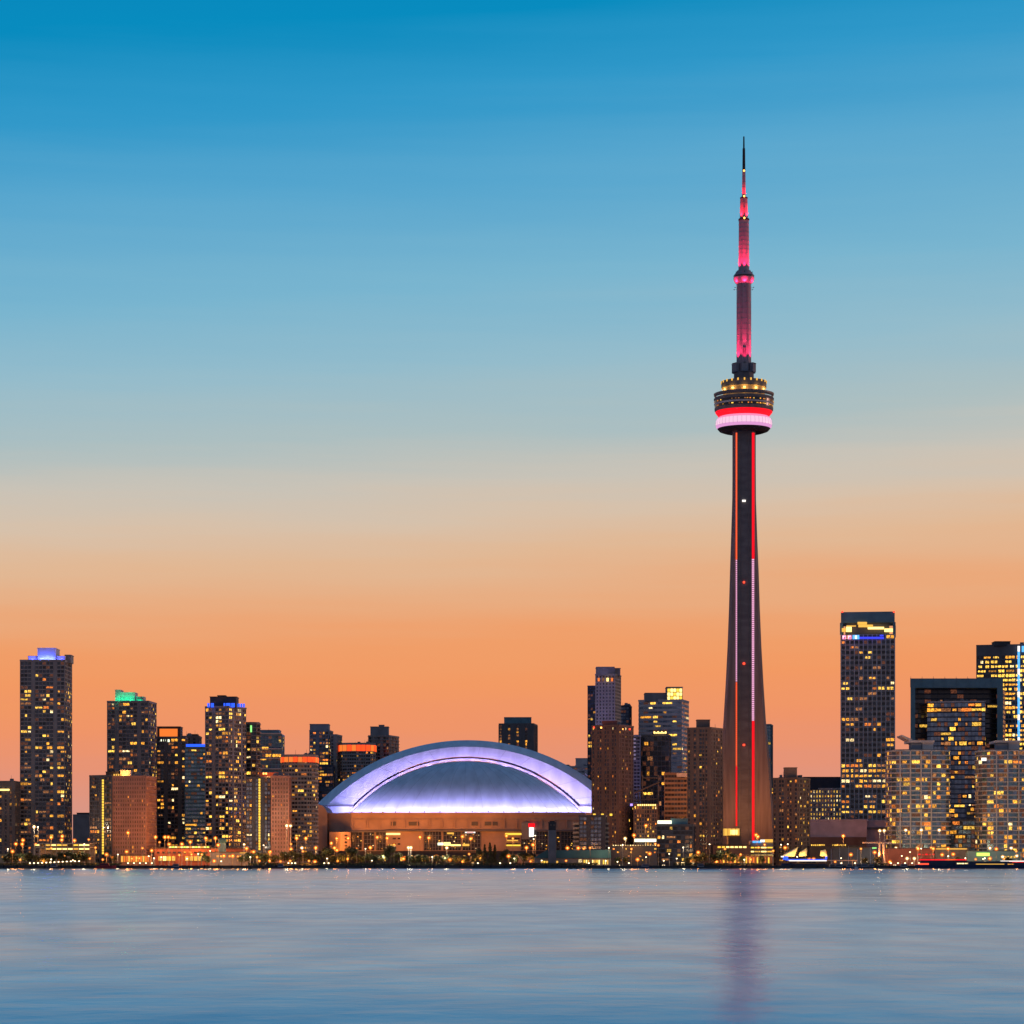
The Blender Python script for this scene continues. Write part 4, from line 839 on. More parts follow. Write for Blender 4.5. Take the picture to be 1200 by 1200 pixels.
# ------------------------------------------------------------------ raised road in front of the dome
er = thing('elevated_road', 'long dark elevated road on columns crossing in front of the domed stadium', 'elevated road', (wx(548, 1960), 1960, GZ))
zd = wz(998.6, 1960)-GZ
b = MB(); b.box(wx(330,1960)-er.location.x, wx(706,1960)-er.location.x, 0, 16, zd-1.6, zd); b.build('deck', 'concrete_dark', er)
b = MB(); b.box(wx(330,1960)-er.location.x, wx(706,1960)-er.location.x, -.3, .1, zd-1.2, zd+.9); b.build('guard_wall', 'roof_dark', er)
for k in range(24):
    x = wx(336+k*15.6, 1960)-er.location.x; b = MB(); b.box(x-.9, x+.9, 2, 4, 0, zd-1.6); b.box(x-.9, x+.9, 12, 14, 0, zd-1.6); b.box(x-1.1, x+1.1, 1, 15, zd-2.6, zd-1.6); b.build('column', 'concrete', er)
# ------------------------------------------------------------------ low waterfront buildings
def low(name, label, cat, p0, p1, ytop, Y, depth, m, base=GZ):
    t = thing(name, label, cat, (wx((p0+p1)/2, Y), Y, base)); X = lambda p: wx(p, Y)-t.location.x; z = lambda y: wz(y, Y)-base
    b = MB(); b.box(X(p0), X(p1), 0, depth, 0, z(ytop)); b.build('wall', m, t)
    b = MB(); b.box(X(p0)-.4, X(p1)+.4, -.4, depth+.4, z(ytop), z(ytop)+.5); b.build('roof', 'roof_dark', t)
    return t, X, z
def pn(t, X, z, name, m, p0, p1, y0, y1, n0=-.25, n1=0):
    b = MB(); b.box(X(p0), X(p1), n0, n1, z(y1), z(y0)); return b.build(name, m, t)
def garage(label, p0, p1, rows, Y, gaps=()):
    t = thing('parking_garage', label, 'parking garage', (wx((p0+p1)/2, Y), Y, GZ)); X = lambda p: wx(p, Y)-t.location.x; z = lambda y: wz(y, Y)-GZ
    for y in rows+[1006]:
        b = MB(); b.box(X(p0), X(p1), 0, 22, z(y-1.6)-.25, z(y-1.6)+.35); b.build('floor_slab', 'concrete', t)
    b = MB(); b.box(X(p0), X(p1), 20, 22, 0, z(rows[0]-1.6)-.3); b.build('back_wall', 'concrete', t)
    n = int((p1-p0)/6)
    for k in range(n+1):
        x = X(p0+(p1-p0)*k/n); b = MB(); b.box(x-.3, x+.3, .3, 1, 0, z(rows[0]-1.6)-.26); b.build('column', 'concrete', t)
    rg = random.Random(int(p0))
    for y in rows:
        for k in range(n):
            a = p0+(p1-p0)*k/n+.6; c = p0+(p1-p0)*(k+1)/n-.5
            if any(g0 <= (a+c)/2 <= g1 for g0, g1 in gaps): continue
            if rg.random() < .12: continue
            b = MB(); b.box(X(a), X(c), .6, 1.1, z(y+.85), z(y-.75)); b.build('ceiling_light', rg.choice(['tube_warm', 'roof_gold', 'tube_warm', 'stair_yellow']), t)
    return t
garage('open parking deck glowing with two rows of yellow lights below the far left tower', 40, 105, [990.3, 994.8], 1800, ((48.5, 52),))
garage('open parking deck with glowing yellow levels right of the giant tower base', 877, 906, [993.2, 997.9, 1002.6], 1850)
t, X, z = low('market_hall', 'long low orange lit terminal with glowing ground floor arches left of centre', 'terminal', 181, 291, 994.3, 1815, 18, 'brick_red')
for k in range(17):
    pn(t, X, z, 'window', 'lit_amber' if k in (5, 6) else 'glass_dark', 184+k*6.2, 187.4+k*6.2, 998, 999.9)
for k in range(16):
    if 233 < 182+k*6.4 < 242: continue
    pn(t, X, z, 'lit_arch', ['stair_yellow', 'roof_gold', 'tube_warm'][k % 3] if k < 10 else 'roof_gold', 165+k*5.2, 168.9+k*5.2, 1003.5, 1008.6, -.3) if 165+k*5.2 > 181 else None
t2, X2, z2 = low('glass_pavilion', 'low glowing pavilion at the foot of the reddish slab on the left', 'pavilion', 141, 176, 1002.4, 1800, 10, 'brick_brown')
for k in range(12): pn(t2, X2, z2, 'lit_bay', 'led_crown_orange' if k % 3 else 'roof_gold', 142+k*2.8, 144+k*2.8, 1003.2, 1010)
t3, X3, z3 = low('roof_lounge', 'bright yellow roof level above the long orange terminal', 'roof pavilion', 197, 246, 991.6, 1822, 9, 'brick_brown', base=wz(994.3, 1815)+.5)
for k in range(14): pn(t3, X3, z3, 'lit_bay', ['tube_warm', 'sign_green', 'tube_warm', 'roof_gold'][k % 4], 198+k*3.4, 200.8+k*3.4, 992, 993.9)
# round tank
t = thing('round_kiosk', 'round pale blue grey kiosk tower with a darker ribbed cap', 'kiosk tower', (wx(260.5, 1800), 1800, GZ))
q = 1800/F; z = lambda y: wz(y, 1800)-GZ
b = MB(); b.lathe([(4.4*q, 0), (4.4*q, z(988))], 24); b.build('drum', 'panel_teal', t); b = MB(); b.lathe([(4.5*q, z(988)), (5*q, z(987)), (5*q, z(984.3)), (3*q, z(982.6)), (.01, z(982.2))], 24); b.build('cap', 'teal_wall', t)
b = MB(); b.tube((0,0,z(982.2)), (-.3,0,z(968)), .18, .05); b.build('mast', 'metal', t)
t, X, z = low('service_building', 'low dark grey service building below the round kiosk tower', 'building', 246, 291, 999, 1795, 10, 'panel_grey')
for a in (254, 258, 281): pn(t, X, z, 'window', 'lit_amber', a, a+2.4, 1002.5, 1004.5)
pn(t, X, z, 'light_strip', 'roof_gold', 281, 288, 999, 999.8, -.6, -.3)
t, X, z = low('colonnade', 'dark low colonnade with small amber lit arches under the raised road before the dome', 'colonnade', 466, 600, 1000.5, 1900, 10, 'roof_dark')
for k in range(24):
    if k % 5 in (0, 1, 3) or k in (4, 7, 12): pn(t, X, z, 'lit_arch', ['roof_gold', 'led_crown_orange', 'lit_dim'][k % 3], 469+k*4.1, 471.6+k*4.1, 1002.5+(k*7 % 3)*.7, 1009)
t, X, z = low('garden_wall', 'long dark planted wall under the left half of the dome', 'wall', 372, 466, 1001.5, 1905, 4, 'roof_dark')
for k in (3, 9, 14): pn(t, X, z, 'lit_niche', 'roof_gold', 380+k*5, 382+k*5, 1003.5, 1009)
# fire hall with its hose tower
t, X, z = low('fire_hall', 'long low teal clad hall beside the slim grey hose tower', 'hall', 626, 716, 1005.5, 1760, 9, 'concrete')
b = MB(); x0, x1 = X(652), X(716); b.hexa([(X(625),-.6,z(1005.5)), (x1,-.6,z(1005.5)), (x1,9.4,z(1005.5)), (X(625),9.4,z(1005.5)), (X(640),.2,z(996.5)), (x1-.2,.2,z(995.8)), (x1-.2,8.6,z(995.8)), (X(640),8.6,z(996.5))]); b.build('sloped_roof', 'teal_wall', t)
for k in range(7): pn(t, X, z, 'lit_window', 'stair_yellow' if k % 2 else 'roof_gold', 634+k*3, 636+k*3, 1009, 1011.5)
for k in range(12):
    if k % 5 != 3: pn(t, X, z, 'lit_window', ['stair_yellow', 'tube_warm', 'roof_gold'][k % 3], 684+k*2.5, 685.3+k*2.5, 1007.8, 1013)
pn(t, X, z, 'light_wall', 'lit_pale', 678, 682, 1007, 1012)
t = thing('hose_tower', 'slim grey square tower with a dark head rising from the teal hall', 'tower', (wx(647, 1757), 1757, GZ)); q = 1757/F; z = lambda y: wz(y, 1757)-GZ
b = MB(); b.box(-4.6*q, 4.6*q, -4*q, 1, 0, z(973)); b.build('shaft', 'panel_grey', t)
b = MB(); b.box(-4.4*q, 4.4*q, -3.8*q, .8, z(973), z(964.5)); b.box(-4.8*q, 4.8*q, -4.2*q, 1.2, z(964.5), z(963.6)); b.box(-3*q, 3*q, -3*q, .2, z(963.6), z(962)); b.build('head', 'roof_dark', t)
for x in (-2.2, 1.4): b = MB(); b.box(x*q, (x+1.6)*q, -4.0*q, -3.7*q, z(968), z(965.8)); b.build('louvre', 'stone_tan', t)
# dark glazed hotel with side balconies
t = T('n1', 'hotel_block', 'dark navy glass block with stacked side balconies in front of the brown tower', rect(679, 709, 711, 1800, 18), 1800, 957, 'panel_navy', 'glass_blue', pat='WWBW', bw=3, lit=.03, seed=71)
t, pl, H, cc, f = TOWERS['n1']
for k in range(9):
    for a, c in ((671.5, 679.5), (709.5, 714)):
        b = MB(); z = wz(966+k*5.2, 1800)-GZ; b.box(wx(a,1800)-cc[0], wx(c,1800)-cc[0], 1802-cc[1], 1810-cc[1], z-.2, z+.2); b.box(wx(a,1800)-cc[0], wx(c,1800)-cc[0], 1801.8-cc[1], 1802-cc[1], z+.2, z+1.1); b.build('balcony', 'panel_grey', TOWERS['n1'][0])
b = MB(); b.box(wx(673,1800)-cc[0], wx(679,1800)-cc[0], 1804-cc[1], 1809-cc[1], 0, H-4); b.box(wx(709.5,1800)-cc[0], wx(713,1800)-cc[0], 1804-cc[1], 1809-cc[1], 0, H-4); b.build('side_wing', 'panel_navy', TOWERS['n1'][0])
t, X, z = low('boathouse', 'dark low waterfront building with scattered lamps below the brown hotel', 'building', 716, 770, 991.5, 1775, 14, 'panel_navy')
rg = random.Random(5)
for k in range(15): a = 718+rg.random()*50; y = rg.choice((994, 998, 1002.5, 1007)); pn(t, X, z, 'window', 'lit_'+rg.choice(('amber', 'orange', 'gold', 'dim')), a, a+rg.uniform(1, 2.6), y, y+1.6)
for k in range(18): pn(t, X, z, 'roof_edge_lamp', 'lit_pale', 718+k*2.9, 719.3+k*2.9, 990.2, 991, -.7, -.45)
t, X, z = low('restaurant_hall', 'dark hall with a row of glowing orange columns at the giant tower foot', 'restaurant', 836, 905, 1003, 1775, 12, 'brick_brown')
for k in range(15): pn(t, X, z, 'lit_bay', ['roof_gold', 'led_crown_orange', 'stair_yellow'][k*7 % 3], 838.5+k*4.4, 840+k*4.4, 1004.8, 1012)
t, X, z = low('podium', 'low brown podium with a glowing eaves line left of the tower foot', 'podium', 838, 880, 990.5, 1840, 20, 'brick_brown')
for k in range(7): pn(t, X, z, 'eaves_light', 'stair_yellow' if k < 2 else 'tube_warm', 841+k*5, 844.6+k*5, 991.8, 993.6)
t, X, z = low('market_shed', 'dark low shed with a string of small lamps below the mauve hall', 'shed', 949, 1012, 991.5, 1840, 14, 'roof_dark')
for k in range(14): pn(t, X, z, 'eaves_lamp', 'lit_gold', 950.5+k*2.4+(8 if k > 6 else 0), 951.8+k*2.4+(8 if k > 6 else 0), 989.5, 991.2, -.7, -.4)
t, X, z = low('harbour_shed', 'wide dark harbour shed behind the masts right of the lit ship', 'shed', 976, 1025, 994, 1790, 12, 'panel_navy')
t, X, z = low('terminal_shed', 'dark red lit shed below the round balcony condominium', 'shed', 1040, 1106, 994.5, 1800, 12, 'brick_red')
for k in range(6): pn(t, X, z, 'red_light', 'led_red', 1076+k*4.2, 1078.6+k*4.2, 1000.5+k % 2, 1002)
t, X, z = low('ferry_office', 'low blue grey office carrying a bright green lit sign', 'office', 1134, 1196, 997.5, 1790, 12, 'panel_teal')
pn(t, X, z, 'green_sign', 'sign_green', 1144.5, 1159.5, 999.4, 1003, -.6, -.3)
for k in range(5): pn(t, X, z, 'window', 'lit_gold', 1174+k*3.4, 1176+k*3.4, 1003, 1005.5)
t, X, z = low('lit_canopy_hall', 'flat roof hall edged by one long orange light line', 'hall', 1096, 1135, 993.8, 1796, 12, 'concrete_dark')
pn(t, X, z, 'light_line', 'roof_gold', 1097, 1133, 994.2, 995.4, -.6, -.3)
t, X, z = low('cafe', 'dark cafe with small lit bays at the far left waterline', 'cafe', -6, 22, 1001, 1790, 10, 'concrete_dark')
for k in range(4): pn(t, X, z, 'window', 'lit_amber', 2+k*4.6, 4+k*4.6, 1003+k, 1005+k)
# ------------------------------------------------------------------ trees
def leaf_crown(seed, h=6.5, r=3.4, lobes=11, n=1500, conifer=False):
    rg = random.Random(seed); b = MB(); L_ = []
    for k in range(lobes):
        if conifer: zz_ = rg.random(); L_.append((Vector((rg.uniform(-.3,.3)*r*(1-zz_), rg.uniform(-.3,.3)*r*(1-zz_), zz_*h)), r*(1.05-zz_)*.7))
        else:
            a = rg.uniform(0, 6.28); e = rg.uniform(-.5, 1.2); rr = r*.62*rg.uniform(.5, 1)
            L_.append((Vector((math.cos(a)*math.cos(e)*rr, math.sin(a)*math.cos(e)*rr, h*.5+math.sin(e)*h*.36)), r*rg.uniform(.34, .52)))
    for k in range(n):
        c, q = L_[k % lobes]; d = Vector((rg.gauss(0,1), rg.gauss(0,1), rg.gauss(0,1))).normalized(); p = c+d*q*rg.uniform(.55, 1.05)
        if p.z < 0: continue
        s = rg.uniform(.16, .36); u = Vector((rg.gauss(0,1), rg.gauss(0,1), rg.gauss(0,1))).normalized(); v = u.cross(d if abs(u.dot(d)) < .95 else Vector((0,0,1))).normalized()
        b.quad(p-u*s, p-v*s*.7, p+u*s, p+v*s*.7, 0 if rg.random() < .7 else 1)
    return b.mesh('crown', [('leaf_a'), ('leaf_b')])
M['leaf_a'] = mat('leaf_a', (.035,.055,.02), rough=.7, nscale=.6, noise=.35); M['leaf_b'] = mat('leaf_b', (.06,.075,.025), rough=.7, nscale=.6, noise=.35)
def trunk_mesh(seed, h=3.2, cz=3.4):
    rg = random.Random(seed); b = MB(); b.tube((0,0,-.3), (.1,0,h*.55), .32, .24, 7); b.tube((.1,0,h*.55), (.0,.1,h+2.6), .24, .08, 6)
    for k in range(5):
        a = k*1.3+rg.random(); b.tube((.05,0,h*.6+k*.35), (math.cos(a)*1.9, math.sin(a)*1.9, h+1.2+k*.45), .13, .04, 5)
    return b.mesh('trunk', 'bark')
crowns = [leaf_crown(k, lobes=9+k*2) for k in range(4)]; trunks = [trunk_mesh(k) for k in range(4)]; con = leaf_crown(9, 9.5, 2.6, 16, 1400, True)
tree_px = [ # column, top row, width in px, distance, kind
 (8,1002,11,1765,0),(14,997,12,1762,0),(26,1000,11,1780,0),(34,999,12,1764,0),(43,1002,9,1762,0),(52,1001,10,1764,0),(63,1003,8,1766,0),(72,999,12,1762,0),(82,998,14,1760,0),(92,997,15,1762,0),(101,1000,10,1763,0),
 (133,1003,8,1765,0),(236,998,11,1758,0),(243,1003,8,1756,0),(292,999,12,1765,0),(303,999,14,1762,0),(311,1000,11,1764,0),(334,998,14,1765,0),(343,997,13,1763,0),(351,1000,10,1768,0),(362,998,18,1762,0),(371,1001,10,1766,0),
 (383,993.5,17,1762,0),(399,1000,10,1766,0),(411,993,17,1760,0),(424,1003,8,1770,0),(433,1000,12,1764,0),(441,1002,10,1766,0),(457,991,18,1760,0),(477,1003,8,1772,0),(491,1002,9,1772,0),(512,1002,9,1774,0),(526,1001,10,1772,0),(545,1003,9,1770,0),(556,1001,10,1768,0),
 (568,988,8,1760,1),(574,986,9,1760,1),(580,988.5,8,1760,1),(562,995,9,1764,0),(589,999,9,1762,0),(594,995.5,11,1760,0),(604,1003,8,1768,0),(613,999,15,1762,0),(623,1000,10,1764,0),(724,1004,8,1760,0),(733,1005,8,1762,0),
 (806,1004,9,1762,0),(815,1001,12,1764,0),(822,999,13,1768,0),(835,1001,12,1763,0),(843,996,11,1765,0),(851,996,13,1766,0),(858,1000,12,1762,0),(870,1003,9,1762,0),(405,1001,12,1772,0),(419,1002,11,1774,0),(449,1001,12,1773,0),(466,1000,12,1774,0),(484,1003,11,1770,0),(499,1002,12,1772,0),(519,1003,10,1771,0),(535,1002,12,1773,0),(601,1001,11,1772,0),(389,1002,11,1772,0),(322,1002,11,1766,0),(283,1002,10,1762,0),(57,1001,13,1766,0),(20,1002,12,1768,0),(893,1003,9,1762,0),(1013,1005,8,1762,0),(1029,1004,9,1764,0),(1121,1004,8,1766,0),(1182,1004,8,1762,0)]
def near(px):
    for a, c, s in ((0, 24, 'below the low far left block'), (24, 105, 'below the far left tower'), (105, 181, 'before the stair line block'), (181, 291, 'before the orange terminal'), (291, 368, 'left of the dome'), (368, 470, 'under the dome left end'), (470, 560, 'below the dome centre'), (560, 642, 'under the dome right half'), (642, 716, 'beside the teal hall'), (716, 806, 'below the brown hotel'), (806, 848, 'below the left brown condominium'), (848, 906, 'at the giant tower foot'), (906, 950, 'below the right brown condominium'), (950, 1040, 'before the mauve hall'), (1040, 1112, 'below the left round condominium'), (1112, 1300, 'near the right edge')):
        if px < c: return s
cnt = {}
def ordlab(kind, px, pattern):
    s = near(px); k = cnt.get((kind, s), 0); cnt[(kind, s)] = k+1
    return pattern.format(ord=ORD[k], where=s)
rg = random.Random(77)
for px, yt, w, Y, kd in sorted(tree_px):
    h = wz(yt, Y)-GZ; wm = w/F*Y
    where = ordlab('con' if kd else 'tree', px, '{ord} dark pointed conifer from the left {where}' if kd else '{ord} round leafy tree from the left {where}')
    t = thing('conifer_tree' if kd else 'leafy_tree', where, 'tree', (wx(px, Y), Y+rg.uniform(-1,1), GZ), rg.uniform(0, 6.28), 'conifers by the dome' if kd else 'leafy trees along the waterfront')
    if kd: t.scale = (wm/3.4, wm/3.4, h/10.2)
    else: t.scale = (wm/5.0, wm/5.0, h/8.8)
    k = rg.randrange(4); o = bpy.data.objects.new('trunk', trunks[k]); C.objects.link(o); o.parent = t
    o = bpy.data.objects.new('crown', con if kd else crowns[k]); C.objects.link(o); o.parent = t; o.location = (0, 0, .8 if kd else 2.2)
# low hedge line along the promenade
b = MB(); rg = random.Random(3)
for a, c in ((-20, 142), (291, 700), (790, 905), (1012, 1040)):
    for k in range(int((c-a)*22)):
        p = Vector((wx(rg.uniform(a, c), 1745), 1745+rg.uniform(-2, 2), GZ+rg.uniform(.1, 2.2))); u = Vector((rg.gauss(0,1), rg.gauss(0,1), rg.gauss(0,1))).normalized(); v = u.orthogonal().normalized(); s = rg.uniform(.2, .45)
        b.quad(p-u*s, p-v*s, p+u*s, p+v*s, rg.randrange(2))
o = b.build('shrubs', ['leaf_a', 'leaf_b'], kind='stuff')
M['grass'] = mat('grass', (.05,.07,.02), nscale=.5, noise=.3)
b = MB(); b.quad((-345,1704,GZ+.004), (60,1704,GZ+.004), (60,1768,GZ+.004), (-345,1768,GZ+.004)); o = b.build('lawn', 'grass'); o['kind'] = 'structure'
# ------------------------------------------------------------------ lamps
def lamp_protos():
    out = {}
    for key, m_, r in (('orange', 'lamp_orange', .72), ('white', 'lamp_white', .72), ('small', 'lamp_white', .42), ('ochre', 'lamp_orange', .5)):
        g = MB(); g.ball((0, 0, 0), r, 0, 8, .8); h = MB(); h.lathe([(.01, r*.95), (r*.6, r*.85), (r*.75, r*.62), (.3, r*.6)], 10)
        out[key] = (g.mesh('lamp_globe', m_), h.mesh('lamp_hood', 'metal'))
    p = MB(); p.tube((0,0,0), (0,0,1), .16, .10, 8); p.lathe([(.01,.0), (.34,0), (.34,.05), (.2,.07)], 8); out['pole'] = p.mesh('pole', 'metal'); return out
def lamp_glass(name, c):  # see-through glowing shell that imitates the halo around a lamp globe
    m = bpy.data.materials.new(name); m.use_nodes = True; t = m.node_tree; t.nodes.remove(t.nodes['Principled BSDF']); o = t.nodes['Material Output']
    e = t.nodes.new('ShaderNodeEmission'); e.inputs[0].default_value = (*c, 1); e.inputs[1].default_value = 1.0; p = t.nodes.new('ShaderNodeBsdfTransparent'); x = t.nodes.new('ShaderNodeMixShader'); x.inputs[0].default_value = .42
    t.links.new(p.outputs[0], x.inputs[1]); t.links.new(e.outputs[0], x.inputs[2]); t.links.new(x.outputs[0], o.inputs[0]); m.cycles.emission_sampling = 'NONE'; return m
M['halo_orange'] = lamp_glass('halo_orange', (1, .20, .015)); M['halo_pale'] = lamp_glass('halo_pale', (1, .5, .15))
LP = lamp_protos()
for _k, _m, _r in (('orange', 'halo_orange', 1.5), ('white', 'halo_pale', 1.35), ('ochre', 'halo_orange', 1.0)):
    _b = MB(); _b.ball((0, 0, 0), _r, 0, 10, .95); LP['g'+_k] = _b.mesh('lamp_glass', _m)
lamps = [ # column, row, kind, light energy
 (40,969,'white',16000),(44.5,969,'small',0),(60,981.3,'orange',7000),(73,980,'orange',7000),(72.4,984.3,'orange',0),(18.6,989,'orange',5000),(26,989.2,'orange',5000),(27,984.6,'orange',0),(87.3,985,'orange',5000),
 (104,983.8,'ochre',0),(182.3,981,'orange',9000),(193.2,981,'orange',9000),(197.2,981,'orange',0),(241.3,982.4,'orange',9000),(252.4,982.2,'orange',9000),(177.8,996.8,'orange',5000),(223,986.7,'orange',6000),(262.3,1003,'orange',4000),(272.7,1003,'orange',4000),(251,1009,'orange',3000),(289,994.3,'orange',5000),(187,987,'ochre',0),
 (316.3,998.6,'orange',5000),(316.3,1008.6,'orange',5000),(336,967.7,'white',9000),(340.4,967.7,'white',0),(347.6,982.3,'orange',8000),(358.5,982.4,'orange',8000),(341,995.2,'orange',5000),(370,993.6,'orange',8000),(353.8,993.6,'white',4000),
 (394.6,982.6,'orange',11000),(408,982.4,'orange',11000),(392,993.7,'orange',5000),(394.8,996.3,'orange',0),(388.3,988.2,'orange',9000),(442,981.2,'orange',11000),(434,993.3,'orange',6000),
 (453.6,982.2,'orange',12000),(492.2,981,'orange',12000),(502.5,982,'orange',9000),(541.8,980.3,'orange',11000),(551.6,982.8,'orange',9000),(523.6,993.4,'white',5000),(481.5,993.3,'white',6000),(478.6,993.3,'white',6000),(511.5,1003.8,'orange',9000),(554,1012.2,'white',2500),(567.5,1012,'ochre',1500),
 (593.5,979.6,'orange',8000),(601,982.6,'ochre',4000),(617,993.4,'orange',9000),(624.5,990,'orange',5000),(627.3,979.2,'small',0),(625.4,983.2,'small',0),(646,1011,'orange',4000),(642,1006.3,'small',1500),(665,993.8,'orange',4000),(677.6,993.8,'orange',3000),
 (698.7,988.2,'orange',4000),(732.6,982.6,'white',4000),(743,978.8,'orange',6000),(768,989,'ochre',3000),(794,1012.4,'white',2500),(812,1012,'white',2500),(781,988.6,'ochre',1500),(888,980.4,'orange',9000),(886,978.4,'orange',0),
 (920,993.4,'orange',2500),(988.2,979.6,'orange',16000),(1031,973.5,'white',5000),(1036.2,973.3,'white',0),(1037,1012,'white',5000),(1061.4,972.8,'white',4000),(1079.6,972.8,'white',4000),(1100.6,972.8,'white',3000),(1075.7,994.6,'orange',4000),(1093.6,994.6,'orange',4000),(1111,994.6,'orange',4000),
 (1175,1004,'white',1500),(1191.4,1003,'white',3000),(1183,1005.5,'small',0),(1063,1006,'white',1500),(1071.5,1006,'white',1500),(1152,1003+3.6,'small',0)]
rg = random.Random(41); px_ = 3
while px_ < 1198:
    px_ += rg.uniform(5, 15)*(.7 if px_ < 300 or 700 < px_ < 910 else 1)
    yy_ = rg.choice((990, 994, 998, 1001, 1004, 1006.5, 1009))+rg.uniform(-1, 1)
    if 640 < px_ < 655 or 480 < px_ < 620 and yy_ < 1000: continue
    lamps.append((px_, yy_, rg.choice(('ochre', 'ochre', 'small', 'small', 'ochre', 'orange')), rg.choice((0, 1200, 2600)), rg.choice((1752, 1764, 1771))))
def put_lamp(px, py, kind, e, Y=None, nm='street_lamp', label=None, group='street lamps along the waterfront'):
    Y = Y or (2015 if 470 > px > 385 and py < 990 or 470 <= px < 600 and py < 990 else 1778 if py > 990 else 1812)
    base = GZ
    if Y == 2015: base = GZ
    z1 = wz(py, Y)-base
    g, h = LP[kind]
    c_ = {'orange': 'orange', 'white': 'pale white', 'small': 'tiny white', 'ochre': 'small orange'}[kind]
    tall = 'tall' if z1 > 14 else 'low'
    lab = label or ordlab('lamp'+c_+tall, px, '{ord} %s %s street lamp from the left {where}' % (tall, c_))
    t = thing(nm, lab, 'street lamp', (wx(px, Y), Y, base), 0, group)
    o = bpy.data.objects.new('pole', LP['pole']); C.objects.link(o); o.parent = t; o.scale = (1.1, 1.1, max(.3, z1-.4))
    r = bpy.data.objects.new('lamp_globe', g); C.objects.link(r); r.parent = t; r.location = (0, 0, z1)
    r = bpy.data.objects.new('lamp_hood', h); C.objects.link(r); r.parent = t; r.location = (0, 0, z1)
    if 'g'+kind in LP:
        q_ = bpy.data.objects.new('lamp_glass', LP['g'+kind]); C.objects.link(q_); q_.parent = t; q_.location = (0, 0, z1)
    if e:
        l = light('POINT', (wx(px, Y), Y-1.7, wz(py, Y)+.2), e*(2.2 if Y < 1900 else 1.9), (1, .30, .05) if kind in ('orange', 'ochre') else (1, .72, .42), .9)
for q_ in sorted(lamps): put_lamp(*q_)
# bollard lamps close to the water
rg = random.Random(6); dots = [35+k*4.8 for k in range(13)]+[338, 342, 346, 380, 385, 560, 586, 598, 690, 737]+[1044+k*8.3 for k in range(8)]+[957, 986, 1002]+[150+k*7 for k in range(5)]
for px in sorted(dots):
    y = 1010.4+(1.2*math.sin(px*.05)) if px < 110 else 1011.5
    g, h = LP['small']; Y = 1722
    t = thing('bollard_lamp', ordlab('bollard', px, '{ord} small quayside bollard lamp from the left {where}'), 'lamp', (wx(px, Y), Y, GZ), 0, 'small lamps on the quay')
    o = bpy.data.objects.new('post', LP['pole']); C.objects.link(o); o.parent = t; o.scale = (1, 1, max(.5, wz(y, Y)-GZ-.2))
    o = bpy.data.objects.new('lamp_globe', g); C.objects.link(o); o.parent = t; o.location = (0, 0, wz(y, Y)-GZ); o.scale = (1.2, 1, .9)
for px_, Y_, z_, e_, kd_ in ((1050,1850,14,6500,'white'),(1075,1850,14,6500,'white'),(1100,1850,14,6500,'white'),(1160,1850,14,6500,'white'),(1185,1850,14,6500,'white'),(60,1730,6,4000,'small'),(362,1748,5,6000,'ochre'),(340,1748,5,5000,'ochre'),(304,1750,5,4000,'ochre'),
    (500,1950,6,3000,'ochre'),(440,1950,6,9000,'ochre'),(555,1950,6,9000,'ochre'),(792,2050,34,170000,'orange'),(757,1880,30,16000,'orange'),(982,1925,16,9000,'orange'),(160,1790,7,7000,'ochre'),(210,1795,9,7000,'ochre'),(150,1798,24,8000,'orange'),(846,2040,14,0,'orange'),(893,2042,14,0,'orange')):
    put_lamp(px_, HY-(z_-HC)*F/Y_, kd_, e_/2, Y_)  # fill lights added to brighten walls and trees, given made-up lamp bodies
# ------------------------------------------------------------------ boats
def hull(b, L_, W_, H_, m=0, bow=.25, sheer=.5):
    n = 12; rows = []
    for k in range(n+1):
        u = k/n; w = W_/2*(1-max(0, (u-(1-bow))/bow)**2) * (.82+.18*min(1, u*4)); x = -L_/2+u*L_; h = H_+sheer*max(0, u-.5)*2
        rows.append([(x, -w, h), (x, -w*.75, -.35), (x, w*.75, -.35), (x, w, h)])
    for k in range(n):
        A, B_ = rows[k], rows[k+1]
        for j in range(3): b.quad(A[j], B_[j], B_[j+1], A[j+1], m)
        b.quad(A[3], B_[3], B_[0], A[0], m)
    b.quad(*rows[0], m)
def boat(name, label, px, Y, Ln, W_, H_, m_, rz=0, cabin=True, cm='white_paint', group=None):
    t = thing(name, label, 'boat', (wx(px, Y), Y, 0), rz, group); b = MB(); hull(b, Ln, W_, H_); b.build('hull', m_, t)
    if cabin:
        b = MB(); b.hexa([(-Ln*.3,-W_*.36,H_*.9), (Ln*.2,-W_*.36,H_*.9), (Ln*.2,W_*.36,H_*.9), (-Ln*.3,W_*.36,H_*.9), (-Ln*.28,-W_*.33,H_+2.0), (Ln*.12,-W_*.33,H_+2.0), (Ln*.12,W_*.33,H_+2.0), (-Ln*.28,W_*.33,H_+2.0)]); cb = b.build('cabin', cm, t)
        b = MB(); b.box(-Ln*.26, Ln*.1, -W_*.37, W_*.37, H_+.9, H_+1.5); b.build('cabin_window', 'glass_black', cb)
    return t
